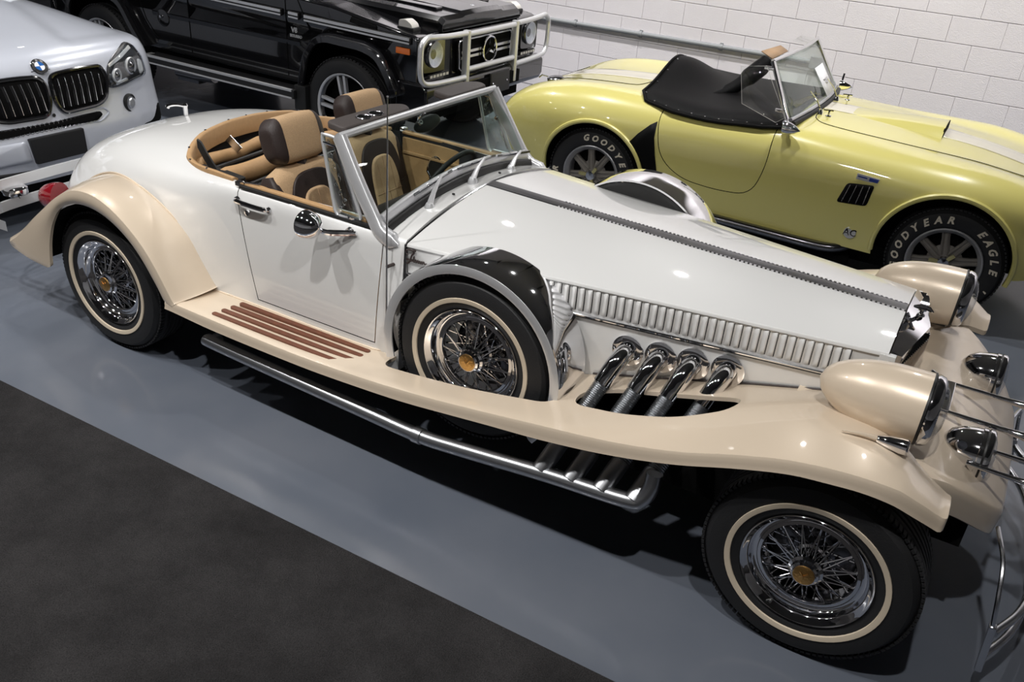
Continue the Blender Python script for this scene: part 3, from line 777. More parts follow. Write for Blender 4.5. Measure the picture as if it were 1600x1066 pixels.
def front_end():
    # cream apron between the fenders
    def xf(y):
        s = abs(y-YC)/.61; return 3.755-.03*s**2-.235*max(0, s-.55)**1.5/.45**1.5
    rows = []
    ys = np.linspace(.185, 2*YC-.185, 45)
    for y in ys:
        X = xf(y); P = []
        for t in np.linspace(0, 1, 12):
            x = 3.05+(X-3.05)*t
            z = .715-.012*(x-3.05)-1.75*max(0, x-3.42)**2
            P.append((x, y, z))
        zf = P[-1][2]
        P += [(X+.008, y, zf-.012), (X+.010, y, zf-.04), (X+.004, y, zf-.105), (X-.01, y, zf-.105), (X-.02, y, zf-.03)]
        P += [(x, y, z-.018) for x, y, z in P[10::-1]]
        rows.append(P)
    mb = MB(); mb.loft(rows); mb.build('front_apron', 'cream', RO, smooth=40)
    # radiator shell, V shaped in plan
    hw = .297; xs0, xn, xc = HX1+.004, 3.375, 3.325
    def sect(z, inset=0, dx=0):
        return [(xs0, YC-hw), (xc+dx, YC-hw+inset), (xn+dx, YC), (xc+dx, YC+hw-inset), (xs0, YC+hw)]
    zt = .915
    mb = MB()
    rows = []
    for z, dz in ((.62, 0), (.80, 0), (.895, 0), (.91, 0)):
        rows.append([(x, y, z) for x, y in sect(z)])
    top = [(xs0, YC-hw+.004, .918), (xc-.004, YC-hw+.004, .900), (xn-.006, YC, .925), (xc-.004, YC+hw-.004, .900), (xs0, YC+hw-.004, .918)]
    rows.append(top); mb.loft(rows, caps=False)
    o = len(mb.v); mb.v += [(xs0, YC, .962)]; a = o-5
    mb.f += [(a, a+1, o), (a+1, a+2, o), (a+2, a+3, o), (a+3, a+4, o), ]; mb.m += [0]*4
    g = mb.build('radiator_shell', 'chrome', RO, smooth=20)
    for s in (-1, 1):
        A, B = Vector((xc+.001, YC+s*(hw-.02), 0)), Vector((xn+.001, YC+s*.015, 0))
        mb = MB(); mb.bar(A+Vector((0,0,.75)), B+Vector((0,0,.75)), .006, .25); mb.build('grille_opening', 'void', g)
        for k in range(16):
            p = A.lerp(B, (k+.5)/16)
            mb = MB(); mb.bar(p+Vector((.004,0,.63)), p+Vector((.004,0,.872)), .006, .008, up=(1,0,0)); mb.build('grille_slat', 'chrome', g)
    for s in (-1, 1):
        mb = MB(); mb.box((xs0-.004, YC+s*(hw+.008), .89), (.05, .02, .035)); mb.build('shell_corner', 'pearl', g, bevel=.003)
    # winged mascot
    mb = MB(); c = Vector((3.333, YC, .952))
    mb.lathe([(.014, 0), (.012, .008), (.007, .012), (.007, .024)], 10, c-Vector((0, 0, .012)), (0, 0, 1))
    mb.tube([c+Vector((-.03, 0, .016)), c+Vector((-.01, 0, .020)), c+Vector((.02, 0, .02)), c+Vector((.036, 0, .012))], [.004, .010, .009, .003], 8)
    for s in (-1, 1):
        mb.loft([[c+Vector((-.014+a*.6, s*y, z)), c+Vector((.016-a, s*y, z)), c+Vector((.016-a, s*y, z+.006)), c+Vector((-.014+a*.6, s*y, z+.006))] for y, z, a in ((.0, .016, 0), (.03, .020, .002), (.055, .028, .006), (.068, .034, .012))])
    mb.build('hood_mascot', 'chrome', RO)
    # headlight pods
    for yy, lab in ((.317, 'near'), (2*YC-.317, 'far')):
        prof = []
        x0, L, R_ = 3.118, .318, .1135
        for t in np.linspace(0, 1, 26):
            prof.append((R_*(1-(1-t)**2.6)**.52, L*t))
        prof += [(R_-.006, L+.002)]
        n = 40; rows = []
        mb = MB(); rows = []
        for r, h in prof:
            dr = 1+.16*math.sin(PI*min(1, h/L))
            rows.append([(x0+h, yy+max(r, 1e-4)*math.cos(a), .853+max(r, 1e-4)*math.sin(a)*(dr if math.sin(a) < 0 else 1)) for a in np.linspace(0, 2*PI, 44, endpoint=False)])
        mb.grid(rows, wv=True); p = mb.build('headlight_pod', 'cream', RO, smooth=50)
        mb = MB(); mb.lathe([(R_-.004, L-.001), (R_-.002, L+.004)], 40, (x0, yy, .853), (1, 0, 0)); mb.lathe([(R_+.002, L-.004), (R_+.002, L+.002), (R_-.01, L+.004)], 40, (x0, yy, .853), (1, 0, 0)); mb.build('ring_gasket', 'black', p)
        mb = MB(); mb.lathe([(R_-.003, L+.002), (R_+.001, L+.010), (R_-.004, L+.026), (R_-.014, L+.036), (R_-.022, L+.038)], 44, (x0, yy, .853), (1, 0, 0)); mb.build('headlight_ring', 'chrome', p)
        mb = MB(); mb.lathe([(R_-.02, L+.036), (.075, L+.048), (.045, L+.058), (.0, L+.062)], 36, (x0, yy, .853), (1, 0, 0)); mb.build('headlight_lens', 'lamp_glass', p)
        mb = MB(); mb.lathe([(R_-.02, L+.034), (.07, L+.012), (.03, L-.02), (.0, L-.03)], 36, (x0, yy, .853), (1, 0, 0)); mb.build('reflector', 'reflector', p)
        mb = MB(); mb.prism([(x0+.10, .738), (x0+L-.01, .738), (x0+L-.02, .76), (x0+.12, .79)], 1, yy-.05, yy+.05); mb.build('pod_foot', 'black', p, bevel=.006)
    # driving lamps on brackets
    for yy in (.500, 2*YC-.500):
        c = Vector((3.620, yy, .657)); ax = Vector((1, 0, .03)); s = 1 if yy < YC else -1
        mb = MB(); mb.lathe([(0, -.108), (.020, -.106), (.040, -.099), (.060, -.083), (.076, -.053), (.084, -.014), (.085, .004), (.089, .006), (.089, .018), (.086, .020), (.086, .023), (.090, .025), (.090, .037), (.084, .043)], 40, c, ax); l = mb.build('driving_lamp', 'chrome', RO, smooth=50)
        mb = MB(); mb.lathe([(.087, .019), (.087, .025)], 40, c, ax); mb.build('lamp_gasket', 'black', l)
        mb = MB(); mb.lathe([(.085, .041), (.058, .052), (.03, .058), (0, .060)], 32, c, ax); mb.build('lamp_lens', 'lamp_glass', l)
        mb = MB(); mb.lathe([(.084, .039), (.05, .022), (0, -.01)], 32, c, ax); mb.build('lamp_reflector', 'reflector', l)
        mb = MB(); mb.tube(cr([c+Vector((-.01, 0, -.08)), c+Vector((-.03, -.02*s, -.10)), Vector((3.56, yy-.03*s, .585))], 4), .011, 8); mb.sphere(c+Vector((-.012, -.012*s, -.088)), .02, 12); mb.build('lamp_bracket', 'chrome', l)
        mb = MB(); mb.tube(cr([c+Vector((-.09, .02, .0)), c+Vector((-.135, .03, .012)), c+Vector((-.165, .035, -.005)), c+Vector((-.175, .036, -.05))], 4), .0055, 8); mb.build('lamp_wire', 'chrome', l)
    # trumpet horns
    for y, z, x0, x1, br in ((.80, .725, 3.46, 3.80, .036), (.585, .725, 3.45, 3.80, .036), (.535, .665, 3.66, 3.83, .034), (.41, .665, 3.60, 3.83, .034)):
        mb = MB(); L = x1-x0
        mb.lathe([(0, 0), (.007, .001), (.008, L*.3), (.009, L*.62), (.013, L*.8), (.022, L*.92), (br, L), (br+.002, L+.002), (br-.003, L), (.018, L*.92), (0, L*.8)], 20, (x0, y, z), (1, 0, .0)); mb.build('trumpet_horn', 'chrome', RO)
    mb = MB(); mb.box((3.485, .69, .725), (.055, .22, .02)); mb.tube([(3.47, .69, .735), (3.50, .69, .735)], .02, 10); mb.tube([(3.455, .80, .725), (3.42, .80, .74)], .018, 10); mb.build('horn_bracket', 'chrome', RO, bevel=.003)
    # side marker lamps on fender tops
    mb = MB(); c = Vector((3.405, .145, .803)); mb.lathe([(0, -.08), (.012, -.065), (.020, -.035), (.025, 0), (.025, .016), (.021, .021), (0, .026)], 18, c, (1, .05, .0)); mb.tube([c+Vector((-.02, 0, -.01)), c+Vector((-.02, 0, -.035))], .007, 8); m_ = mb.build('fender_marker_lamp', 'chrome', RO); mirror(m_, YC)
    mb = MB(); mb.tube([(3.24, .125, .800), (3.29, .130, .808), (3.33, .137, .806), (3.36, .142, .800)], [.002, .006, .009, .006], 8); m_ = mb.build('fender_spear', 'cream', RO); mirror(m_, YC)
    # front bumper frame: slim chrome bars hung ahead of the apron
    P = [[(3.755, .29, .545), (3.79, .22, .40), (3.815, .20, .27), (3.83, .205, .26)]]
    mb = MB(); mb.tube(cr([(3.755, .42, .47), (3.785, .28, .45), (3.80, .21, .38), (3.82, .195, .265)], 5), .0075, 8); b1 = mb.build('bumper_stay', 'brushed', RO); mirror(b1, YC)
    mb = MB(); mb.bar((3.82, .195, .272), (3.835, .20, .08), .026, .022, up=(1,0,0)); b1 = mb.build('bumper_post', 'brushed', RO, bevel=.004); mirror(b1, YC)
    for z in (.24, .14):
        mb = MB(); mb.tube(cr([(3.83, .20, z), (3.90, .36, z), (3.945, .60, z), (3.955, YC, z), (3.945, 2*YC-.60, z), (3.90, 2*YC-.36, z), (3.83, 2*YC-.20, z)], 6), .014, 10); mb.build('bumper_bar', 'brushed', RO)
    # dark frame under the nose
    mb = MB(); mb.box((3.54, YC, .445), (.26, .86, .13)); mb.build('nose_frame', 'void', RO)
front_end()

def spare_and_wheels():
    w = wire_wheel(RO); w.location = (0, 0, .34)
    copy_tree(w, RO, (3.27, 0, .34), 0)
    copy_tree(w, RO, (0, 2*YC, .34), PI); copy_tree(w, RO, (3.27, 2*YC, .34), PI)
    for y, rz, SX, SZ in ((.119, 0, 1.928, .564), (2*YC-.119, PI, 2.06, .608)):
        s = copy_tree(w, RO, (SX, y, SZ), rz); s.name = 'spare_wheel'
        d = -1 if rz == 0 else 1
        mb = MB(); mb.lathe([(0, 0), (.365, 0), (.376, -.012)], 48, (SX, y-d*.205, SZ), (0, -d, 0)); mb.build('spare_carrier', 'black', RO)
        # polished cover band over the top of the spare
        mb = MB(); rows = []
        y0, y1 = y+d*.012, y-d*.195
        for a in np.linspace(math.radians(-38), math.radians(196), 56):
            c_, s_ = math.cos(a), math.sin(a)
            sec = [(.372, y0), (.376, y0+d*.003), (.386, y0+d*.002), (.390, y0-d*.006), (.392, (y0+y1)/2), (.388, y1), (.380, y1), (.382, (y0+y1)/2), (.380, y0-d*.014), (.372, y0-d*.004)]
            rows.append([(SX+r*c_, yy, SZ+r*s_) for r, yy in sec])
        mb.loft(rows); cv = mb.build('spare_cover', 'chrome', RO, smooth=35)
        mb = MB(); mb.loft([[(SX+r*math.cos(a), yy, SZ+r*math.sin(a)) for r, yy in ((.350, y0+d*.002), (.368, y0+d*.008), (.386, y0+d*.005), (.386, y0), (.368, y0+d*.001), (.350, y0-d*.004))] for a in np.linspace(math.radians(-38), math.radians(196), 56)]); mb.build('cover_flange', 'satin', cv, smooth=35)
spare_and_wheels()

def windshield():
    yn = .243; T = (1.221, yn, 1.243); yf = 2*YC-yn
    def sweep(P, w, h, name, m, parent, up=(0, 1, 0)):
        rows = []
        P = [Vector(p) for p in P]
        for i, p in enumerate(P):
            t = (P[min(i+1, len(P)-1)]-P[max(i-1, 0)]).normalized(); a = Vector(up); a = (a-t*a.dot(t)).normalized(); b = t.cross(a)
            W = w[i] if hasattr(w, '__len__') else w; H = h[i] if hasattr(h, '__len__') else h
            rows.append([p+a*W*.5*math.copysign(abs(math.cos(q))**.5, math.cos(q))+b*H*.5*math.copysign(abs(math.sin(q))**.5, math.sin(q)) for q in np.linspace(0, 2*PI, 16, endpoint=False)])
        mb = MB(); mb.loft(rows); return mb.build(name, m, parent, smooth=50)
    fr = sweep(cr([(T[0], yn-.012, T[2]), (T[0], .5, 1.2465), (T[0], YC, 1.2475), (T[0], 1.1, 1.2465), (T[0], yf+.012, T[2])], 4), .026, .034, 'windshield_frame', 'satin', RO, up=(1, 0, -1))
    for s in (1, -1):
        q = lambda x, y, z: (x, y if s > 0 else 2*YC-y, z)
        P = cr([q(*T), q(1.30, .232, 1.115), q(1.385, .224, .985), q(1.435, .218, .925), q(1.49, .212, .905), q(1.535, .206, .897)], 4)
        w = [.036]*9+list(np.linspace(.036, .05, 8))+list(np.linspace(.05, .02, 4)); h = [.058]*9+list(np.linspace(.058, .062, 8))+list(np.linspace(.06, .012, 4))
        sweep(P, w, h, 'windshield_post', 'satin', fr, up=(0, 1, 0))
    def base(y):
        h = abs(y-YC)/.56; return Vector((1.425-.012*(1-h*h), y, .958+.062*(1-h**1.8)))
    ys = np.linspace(.24, 2*YC-.24, 25)
    sweep([base(y) for y in ys], .034, .042, 'lower_rail', 'satin', fr, up=(1, 0, .3))
    sweep([base(y)+Vector((.026, 0, -.030)) for y in np.linspace(.24, 2*YC-.24, 25)], .030, .036, 'windshield_seal', 'black', fr, up=(1, 0, .3))
    rows = []
    for y in np.linspace(.25, 2*YC-.25, 17):
        b = base(y); t = Vector((T[0], .245+(y-.25)*(2*YC-.49)/(2*YC-.50), 1.236)); rows.append([b.lerp(t, v)+Vector((.012, 0, .008))*math.sin(PI*v) for v in np.linspace(0, 1, 6)])
    mb = MB(); mb.grid(rows); mb.build('windshield_glass', 'tinted', fr)
    # wipers
    for y0, y1 in ((.47, .68), (.79, 1.03), (1.12, 1.34)):
        zb = .905+.075*(1-(abs(y0-YC)/.594)**1.7)
        piv = Vector((1.487, y0, zb)); tip = base(y1-.05)+Vector((.004, 0, .035)); bl0 = base(y0-.04)+Vector((.02, 0, .022)); bl1 = base(y1+.03)+Vector((.018, 0, .026))
        mb = MB(); mb.lathe([(.023, 0), (.021, .014), (.014, .028), (0, .033)], 12, piv, (0, 0, 1)); mid = bl0.lerp(bl1, .70)+Vector((0, 0, .008))
        mb.tube([piv+Vector((0, 0, .018)), piv.lerp(mid, .35)+Vector((0, 0, .024)), mid], [.014, .010, .006], 8)
        w = mb.build('wiper_arm', 'satin', RO)
        mb = MB(); mb.bar(bl0, bl1, .006, .010); mb.build('wiper_blade', 'black_chrome', w, bevel=.001)
        for k in (.12, .38, .66): mb = MB(); mb.bar(bl0.lerp(bl1, k)+Vector((0, 0, .007)), bl0.lerp(bl1, k+.2)+Vector((0, 0, .007)), .009, .007); mb.build('blade_holder', 'satin', w, bevel=.001)
    for y in (.60, .97):
        mb = MB(); mb.box((1.515, y, .99), (.012, .008, .008)); mb.build('washer_jet', 'black', RO, bevel=.002)
    # quarter windows
    A, B, C_, D = Vector((1.132, .240, 1.238)), Vector((1.205, .240, 1.236)), Vector((1.345, .222, .935)), Vector((1.212, .222, .925))
    loop = [A, B, C_, D]
    mb = MB(); pts = []
    for i in range(4):
        p, q = loop[i], loop[(i+1) % 4]; pts += [p.lerp(q, t) for t in (.08, .35, .65, .92)]
    mb.tube(pts, .0075, 8, closed=True); vw = mb.build('quarter_window_frame', 'satin', RO, smooth=60)
    mb = MB(); mb.tube([A.lerp(B, .12)+Vector((0, -.002, -.03)), B.lerp(C_, .08)+Vector((-.012, -.002, -.01)), B.lerp(C_, .9)+Vector((-.014, -.002, 0))], .006, 8); mb.build('inner_frame', 'chrome', vw)
    mb = MB(); mb.grid([[A, B], [D, C_]]); mb.build('quarter_glass', 'glass', vw, solid=.003)
    mb = MB(); mb.box(D.lerp(C_, .55)+Vector((0, 0, .004)), (.11, .02, .022)); mb.build('frame_foot', 'chrome', vw, bevel=.003)
    mb = MB(); mb.lathe([(.012, 0), (.010, .012), (0, .014)], 10, B.lerp(C_, .42)+Vector((-.012, .002, 0)), (0, 1, 0)); mb.build('window_catch', 'chrome', vw)
    mb = MB(); rnd = random.Random(3)
    for k in range(9):
        t = .1+.8*k/8; c = A.lerp(D, t).lerp(B.lerp(C_, t), .38+.14*math.sin(k*2.1))+Vector((0, -.003, 0)); R_ = .010+.006*rnd.random()
        mb.tube([c+Vector((R_*(1-.75*u)*math.cos(5.5*u+k), 0, R_*(1-.75*u)*math.sin(5.5*u+k)*1.2)) for u in np.linspace(0, 1, 9)], .0009, 4)
        for j in range(5):
            a = j*1.257+k; mb.tube([c+Vector((math.cos(a)*r, 0, math.sin(a)*r+.012)) for r in (.002, .008)], .0012, 4)
    mb.build('etched_flowers', 'brushed', vw, label='frosted flower scroll etched in the quarter glass', kind='stuff')
    mirror(vw, YC)
    # sun visors swung up behind the header rail
    for y0, y1, rings in ((.265, .735, True), (.985, 1.34, False)):
        mb = MB(); mb.prism(rpoly([(1.105, y0+.03), (1.222, y0), (1.222, y1-.04), (1.16, y1), (1.105, y1-.06)], .03, 4), 2, 1.243, 1.272)
        v = mb.build('sun_visor', 'visor_brown', RO, bevel=.008, seg=3)
        if rings:
            for y in (.44, .515):
                mb = MB(); mb.tube([(1.178+.030*math.cos(a), y+.032*math.sin(a), 1.2735) for a in np.linspace(0, 2*PI, 22, endpoint=False)], .003, 6, closed=True); mb.build('vent_ring', 'black_chrome', v)
                mb = MB(); mb.lathe([(.029, 0), (.028, .001), (0, .001)], 22, (1.178, y, 1.272), (0, 0, 1)); mb.build('vent_disc', 'void', v)
    # rear view mirror
    mb = MB(); mb.tube([(1.225, .79, 1.235), (1.20, .79, 1.21), (1.195, .79, 1.19)], .007, 8); mb.sphere((1.196, .80, 1.185), .014, 10); m_ = mb.build('rear_view_mirror', 'chrome', RO)
    mb = MB(); mb.sphere((1.185, .87, 1.165), .1, 20, (.16, 1.0, .38)); mb.build('mirror_housing', 'black', m_)
    # antenna clipped to the cowl
    mb = MB(); mb.tube([(1.512, .158, .52), (1.512, .158, 1.0), (1.512, .158, 1.462)], [.0042, .0036, .0024], 6); mb.sphere((1.512, .158, 1.464), .004, 8); a = mb.build('antenna', 'steel', RO)
    mb = MB(); mb.lathe([(0, .05), (.006, .045), (.011, .02), (.012, 0), (.008, -.03), (0, -.045)], 12, (1.512, .158, .53), (0, 0, 1)); mb.build('antenna_foot', 'chrome', a)
    mb = MB(); mb.tube([(1.512, .158, .815), (1.518, .195, .815)], .007, 8); mb.build('antenna_clip', 'brown', a)
windshield()

def interior():
    mb = MB(); mb.box((.78, YC, .405+.03), (1.2, 1.0, .05)); mb.build('floor_carpet', 'carpet_dark', RO)
    mb = MB(); mb.box((.35, YC, .60), (.46, .92, .40)); mb.build('rear_bulkhead', 'carpet_dark', RO, bevel=.02)
    mb = MB(); mb.box((.95, YC, .52), (.7, .16, .2)); mb.build('tunnel', 'tan', RO, bevel=.03)
    mb = MB(); mb.prism(rpoly([(1.40, .55), (1.40, .955), (1.32, .965), (1.23, .90), (1.25, .62), (1.32, .55)], .03), 1, hy(.49), YC+.49); mb.build('dashboard', 'brown', RO, bevel=.005)
    # folded hood: rolls of tan cloth on black irons
    for a, b, r in (((.23, .42, .868), (.17, 1.33, .885), .030), ((.40, .36, .835), (.33, 1.30, .845), .047)):
        a, b = Vector(a), Vector(b); n = 14; P = [a.lerp(b, k/n)+Vector((0, 0, .006*math.sin(k*1.3))) for k in range(n+1)]
        mb = MB(); mb.tube([a-(b-a)*.04]+P, [r*.3]+[r*(1+.06*math.sin(k*2.2)) for k in range(n+1)], 12); mb.build('folded_top_roll', 'tan', RO)
    for x, z in ((.19, .83), (.31, .86), (.46, .80)):
        mb = MB(); mb.tube([(x, .36, z), (x-.05, 1.25, z+.01)], .011, 8); mb.build('top_iron', 'black', RO)
    mb = MB(); mb.loft([[(x-.03*w, y, z), (x+.03*w, y+.004, z-.01), (x+.03*w, y+.010, z-.006), (x-.03*w, y+.008, z+.004)] for x, y, z, w in ((.36, .38, .88, 1), (.33, .375, .92, .9), (.295, .375, .965, .8), (.275, .38, 1.0, .35))]); mb.build('retaining_strap', 'black', RO)
    mb = MB(); mb.prism(rpoly([(.22, .33), (.52, .30), (.55, .40), (.30, .42)], .03), 2, .855, .885); mb.build('hinge_cover', 'black', RO, bevel=.008)
    mb = MB(); mb.bar((.225, .60, .955), (.275, .62, .90), .045, .006, up=(0, 1, 0)); mb.build('bracket', 'brushed', RO, bevel=.001)
    # seats
    def seat(x, y, dz):
        tl = math.radians(17); R = Matrix.Rotation(-tl, 3, 'Y')     # u up leans back
        O = Vector((x+.26, y, .52+dz))
        def P(a, b, c): # a = across, b = up the back, c = out of the back
            return O+Vector((0, a, 0))+R @ Vector((c, 0, b))
        def slab(wf, b0, b1, c0, c1, n=16, name='', m='tan_fabric', par=None, pw=4.0, flip=False):
            rows = []
            for b in np.linspace(0, 1, n):
                w, k = wf(b); rows.append([P(w*math.copysign(abs(math.cos(q))**(2/pw), math.cos(q)), b0+(b1-b0)*b, (c0+c1)/2+(c1-c0)/2*k*math.copysign(abs(math.sin(q))**(2/pw), math.sin(q))) for q in np.linspace(0, 2*PI, 28, endpoint=False)])
            mb = MB(); mb.loft(rows); return mb.build(name, m, par, smooth=60)
        def top(b, W, r=.16, base=1):
            t = max(0, (b-(1-r))/r); return (W*base*(1-.32*t**3) if t < 1 else W*.6, math.sqrt(max(.02, 1-t**3*.85)))
        bk = slab(lambda b: top(b, .195), 0, .50, -.06, .06, 18, 'seat_back', 'tan_fabric', RO)
        for s in (-1, 1):
            slab(lambda b: (.036 if b < .9 else .036*(1-((b-.9)/.1)**2*.5), 1 if b < .85 else 1-((b-.85)/.15)**2*.5), .0, .47, -.068, .050, 14, 'side_bolster', 'brown', bk)
            o = [c for c in bk.children][-1]; o.data.transform(Matrix.Translation((0, s*.174, 0)))
        # dark horseshoe and ribbed tan centre, laid on the front of the back
        def plate(pts, c0, c1, name, m, bev=.006):
            mb = MB(); n = len(pts); V = [P(a, b, c0) for a, b in pts]+[P(a, b, c1) for a, b in pts]
            mb.add(V, [tuple(range(n))[::-1], tuple(range(n, 2*n))]+[(i, (i+1) % n, n+(i+1) % n, n+i) for i in range(n)]); return mb.build(name, m, bk, bevel=bev, seg=3)
        def dome(w, h, b0, tp): return [*[tuple(p) for p in cr([(-w*.98, b0), (0, b0-.003), (w*.98, b0), (w*1.02, h*.45), (w*.93, h*.78), (w*.62, h*.96), (0, h), (-w*.62, h*.96), (-w*.93, h*.78), (-w*1.02, h*.45)], 4, closed=True)]]
        plate(dome(.150, .462, .02, .55), .045, .068, 'back_inset', 'brown')
        plate(dome(.100, .385, .02, .5), .05, .080, 'back_panel', 'tan_fabric', .012)
        for a0, h in ((-.05, .345), (0, .375), (.05, .345)):
            mb = MB(); mb.tube([P(a0, b, .0805) for b in np.linspace(.03, h, 6)], .0022, 5); mb.build('back_seam', 'tan_piping', bk)
        mb = MB(); mb.tube([P(a, .20, .0805) for a in np.linspace(-.098, .098, 6)], .0022, 5); mb.build('back_seam', 'tan_piping', bk)
        # cushion
        mb = MB(); mb.prism(rpoly([(x+.22, .44), (x+.72, .44), (x+.76, .50), (x+.70, .575), (x+.24, .545)], .04), 1, y-.20, y+.20); mb.build('seat_cushion', 'tan_fabric', bk, bevel=.02, seg=3)
        mb = MB(); mb.prism(rpoly([(x+.30, .55), (x+.66, .562), (x+.66, .588), (x+.30, .572)], .01), 1, y-.12, y+.12); mb.build('cushion_inset', 'brown', bk, bevel=.008)
        # headrest with dark leather cheeks
        hb = .505
        mb = MB(); mb.tube([P(0, .46, 0), P(0, .54, 0)], .04, 8); mb.build('headrest_post', 'brown', bk)
        rows = []
        for a in np.linspace(-.70, .70, 11):
            k = (1-abs(a)**6*.35); rows.append([P(a*.150, hb+.098+.10*k*math.copysign(abs(math.sin(q))**.55, math.sin(q)), .012+.062*k*math.copysign(abs(math.cos(q))**.55, math.cos(q))) for q in np.linspace(0, 2*PI, 24, endpoint=False)])
        mb = MB(); mb.loft(rows); hr = mb.build('headrest', 'tan_fabric', bk, smooth=70)
        for s in (-1, 1):
            rows = []
            for a in (.70, .74, .80, .88, .95, 1.0, 1.04, 1.055):
                k = (1-abs(min(a, 1))**6*.35)*(1.02 if a < 1.01 else (.88 if a < 1.05 else .6)); rows.append([P(s*a*.150, hb+.098+.10*k*math.copysign(abs(math.sin(q))**.55, math.sin(q)), .012+.062*k*math.copysign(abs(math.cos(q))**.55, math.cos(q))*1.0) for q in np.linspace(0, 2*PI, 24, endpoint=False)])
            mb = MB(); mb.loft(rows); mb.build('headrest_cheek', 'brown', bk, smooth=70)
        return bk
    seat(.675, .465, 0); seat(.53, 1.10, -.035)
    # steering wheel
    c = Vector((1.10, 1.17, .80)); ax = Vector((-.86, 0, .5)).normalized(); u = Vector((0, 1, 0)); v = ax.cross(u)
    mb = MB(); mb.tube([c+(u*math.cos(a)+v*math.sin(a))*.19 for a in np.linspace(0, 2*PI, 40, endpoint=False)], .013, 10, closed=True); sw = mb.build('steering_wheel', 'black', RO)
    for a in (0, PI, 1.5*PI if v.z > 0 else PI/2):
        mb = MB(); mb.bar(c, c+(u*math.cos(a)+v*math.sin(a))*.185, .03, .006, up=tuple(ax)); mb.build('wheel_spoke', 'brushed', sw)
    mb = MB(); mb.lathe([(.045, -.02), (.045, .012), (.03, .02), (0, .02)], 20, c, ax); mb.tube([c, c-ax*.25], .025, 10); mb.build('steering_hub', 'black', sw)
interior()

# ------------------------------------------------------------------ the yellow sports car
def section_body(ST, yc, sub=6, nper=4):
    """ST = [(x, [(h, z)...])] tail to nose; returns rows of closed sections and a side lookup y(x, z)"""
    secs = np.array([[(x, h, z) for h, z in cr(p, nper)] for x, p in ST])
    fine = np.stack([cr(secs[:, j], sub) for j in range(secs.shape[1])], 1)
    rows = [[(x, yc+h, z) for x, h, z in s[::-1]]+[(x, yc-h, z) for x, h, z in s[1:]] for s in fine]
    xs = fine[:, 0, 0]
    def sec(x):
        i = int(np.clip(np.searchsorted(xs, x)-1, 0, len(xs)-2)); t = (x-xs[i])/(xs[i+1]-xs[i])
        return fine[i]*(1-t)+fine[i+1]*t
    def side(x, z):
        s = sec(x); n = int(np.argmax(s[:, 1])); k0 = len(s)//3
        h, zz = s[k0:, 1], s[k0:, 2]
        o = np.argsort(zz); return yc-float(np.interp(z, zz[o], h[o]))
    def top(x, h):
        s = sec(x); n = int(np.argmax(s[:, 1])); return float(np.interp(h, s[:n+1, 1], s[:n+1, 2]))
    return rows, side, top

def mag_wheel(parent):
    mb = MB(); mb.lathe(neg([(.15, .20), (.195, .195), (.205, .19), (.19, .17), (.175, .12), (.178, .035), (.182, .024), (.196, .012), (.199, .003), (.206, -.001), (.2115, .003), (.2115, .014), (.203, .022)]), 56)
    w = mb.build('wheel', 'mag_lip', parent, smooth=50)
    mb = MB(); mb.lathe(neg(tire_profile(.203, .33, .225, .010)), 72); tread_blocks(mb, .33, .225, 84); mb.build('tire', 'tyre', w, local=True)
    # spider: eight broad spokes with a raised rib either side of each window
    mb = MB()
    for k in range(8):
        a = 2*PI*k/8+.2; R = Matrix.Rotation(-a, 3, 'Y')
        def Q(r, t, d): return R @ Vector((r, d, t))
        rows = []
        for r, wd, d in ((.045, .030, .030), (.09, .026, .034), (.14, .022, .042), (.182, .024, .050)):
            rows.append([Q(r, -wd, d+.02), Q(r, -wd, d), Q(r, -wd*.55, d-.012), Q(r, -wd*.2, d-.003), Q(r, wd*.2, d-.003), Q(r, wd*.55, d-.012), Q(r, wd, d), Q(r, wd, d+.02)])
        mb.loft(rows)
    mb.lathe(neg([(.10, .055), (.085, .040), (.06, .030), (.0, .028)]), 32)
    mb.build('wheel_spider', 'mag', w, local=True)
    mb = MB(); mb.lathe(neg([(0, .10), (.178, .10)]), 32); mb.build('wheel_back', 'void', w, local=True)
    mb = MB(); mb.lathe(neg([(.038, .03), (.036, .005), (.030, -.004), (.0, -.006)]), 24); k = mb.build('knock_off', 'chrome', w, local=True)
    for a in (.95, .95+2*PI/3, .95+4*PI/3):
        R = Matrix.Rotation(-a, 3, 'Y'); mb = MB()
        mb.loft([[R @ Vector((r, d, -t)), R @ Vector((r, d, t)), R @ Vector((r, d+.012, t)), R @ Vector((r, d+.012, -t))] for r, t, d in ((.028, .010, .0), (.055, .012, -.008), (.080, .010, -.018))])
        mb.build('knock_off_ear', 'knock', w, local=True)
    return w
def tire_text(parent, wheel_loc, words, r=.265, size=.058, y=-.0100, rot=0.0):
    """raised white lettering round the sidewall; words = [(text, centre angle deg, step deg)] clockwise"""
    mb = MB()
    for t, a0, st in words:
        n = len(t)
        for i, ch in enumerate(t):
            a = math.radians(a0-(i-(n-1)/2)*st)+rot
            rad = Vector((math.cos(a), 0, math.sin(a))); tan = Vector((math.sin(a), 0, -math.cos(a)))
            if ch == ' ': continue
            mb = MB(); mb.text(ch, size, rad*r+Vector((0, y, 0)), tan, rad, .0018, shear=.25, bold=.0022); mb.build('tire_letter', 'letter', parent, smooth=0, local=True)

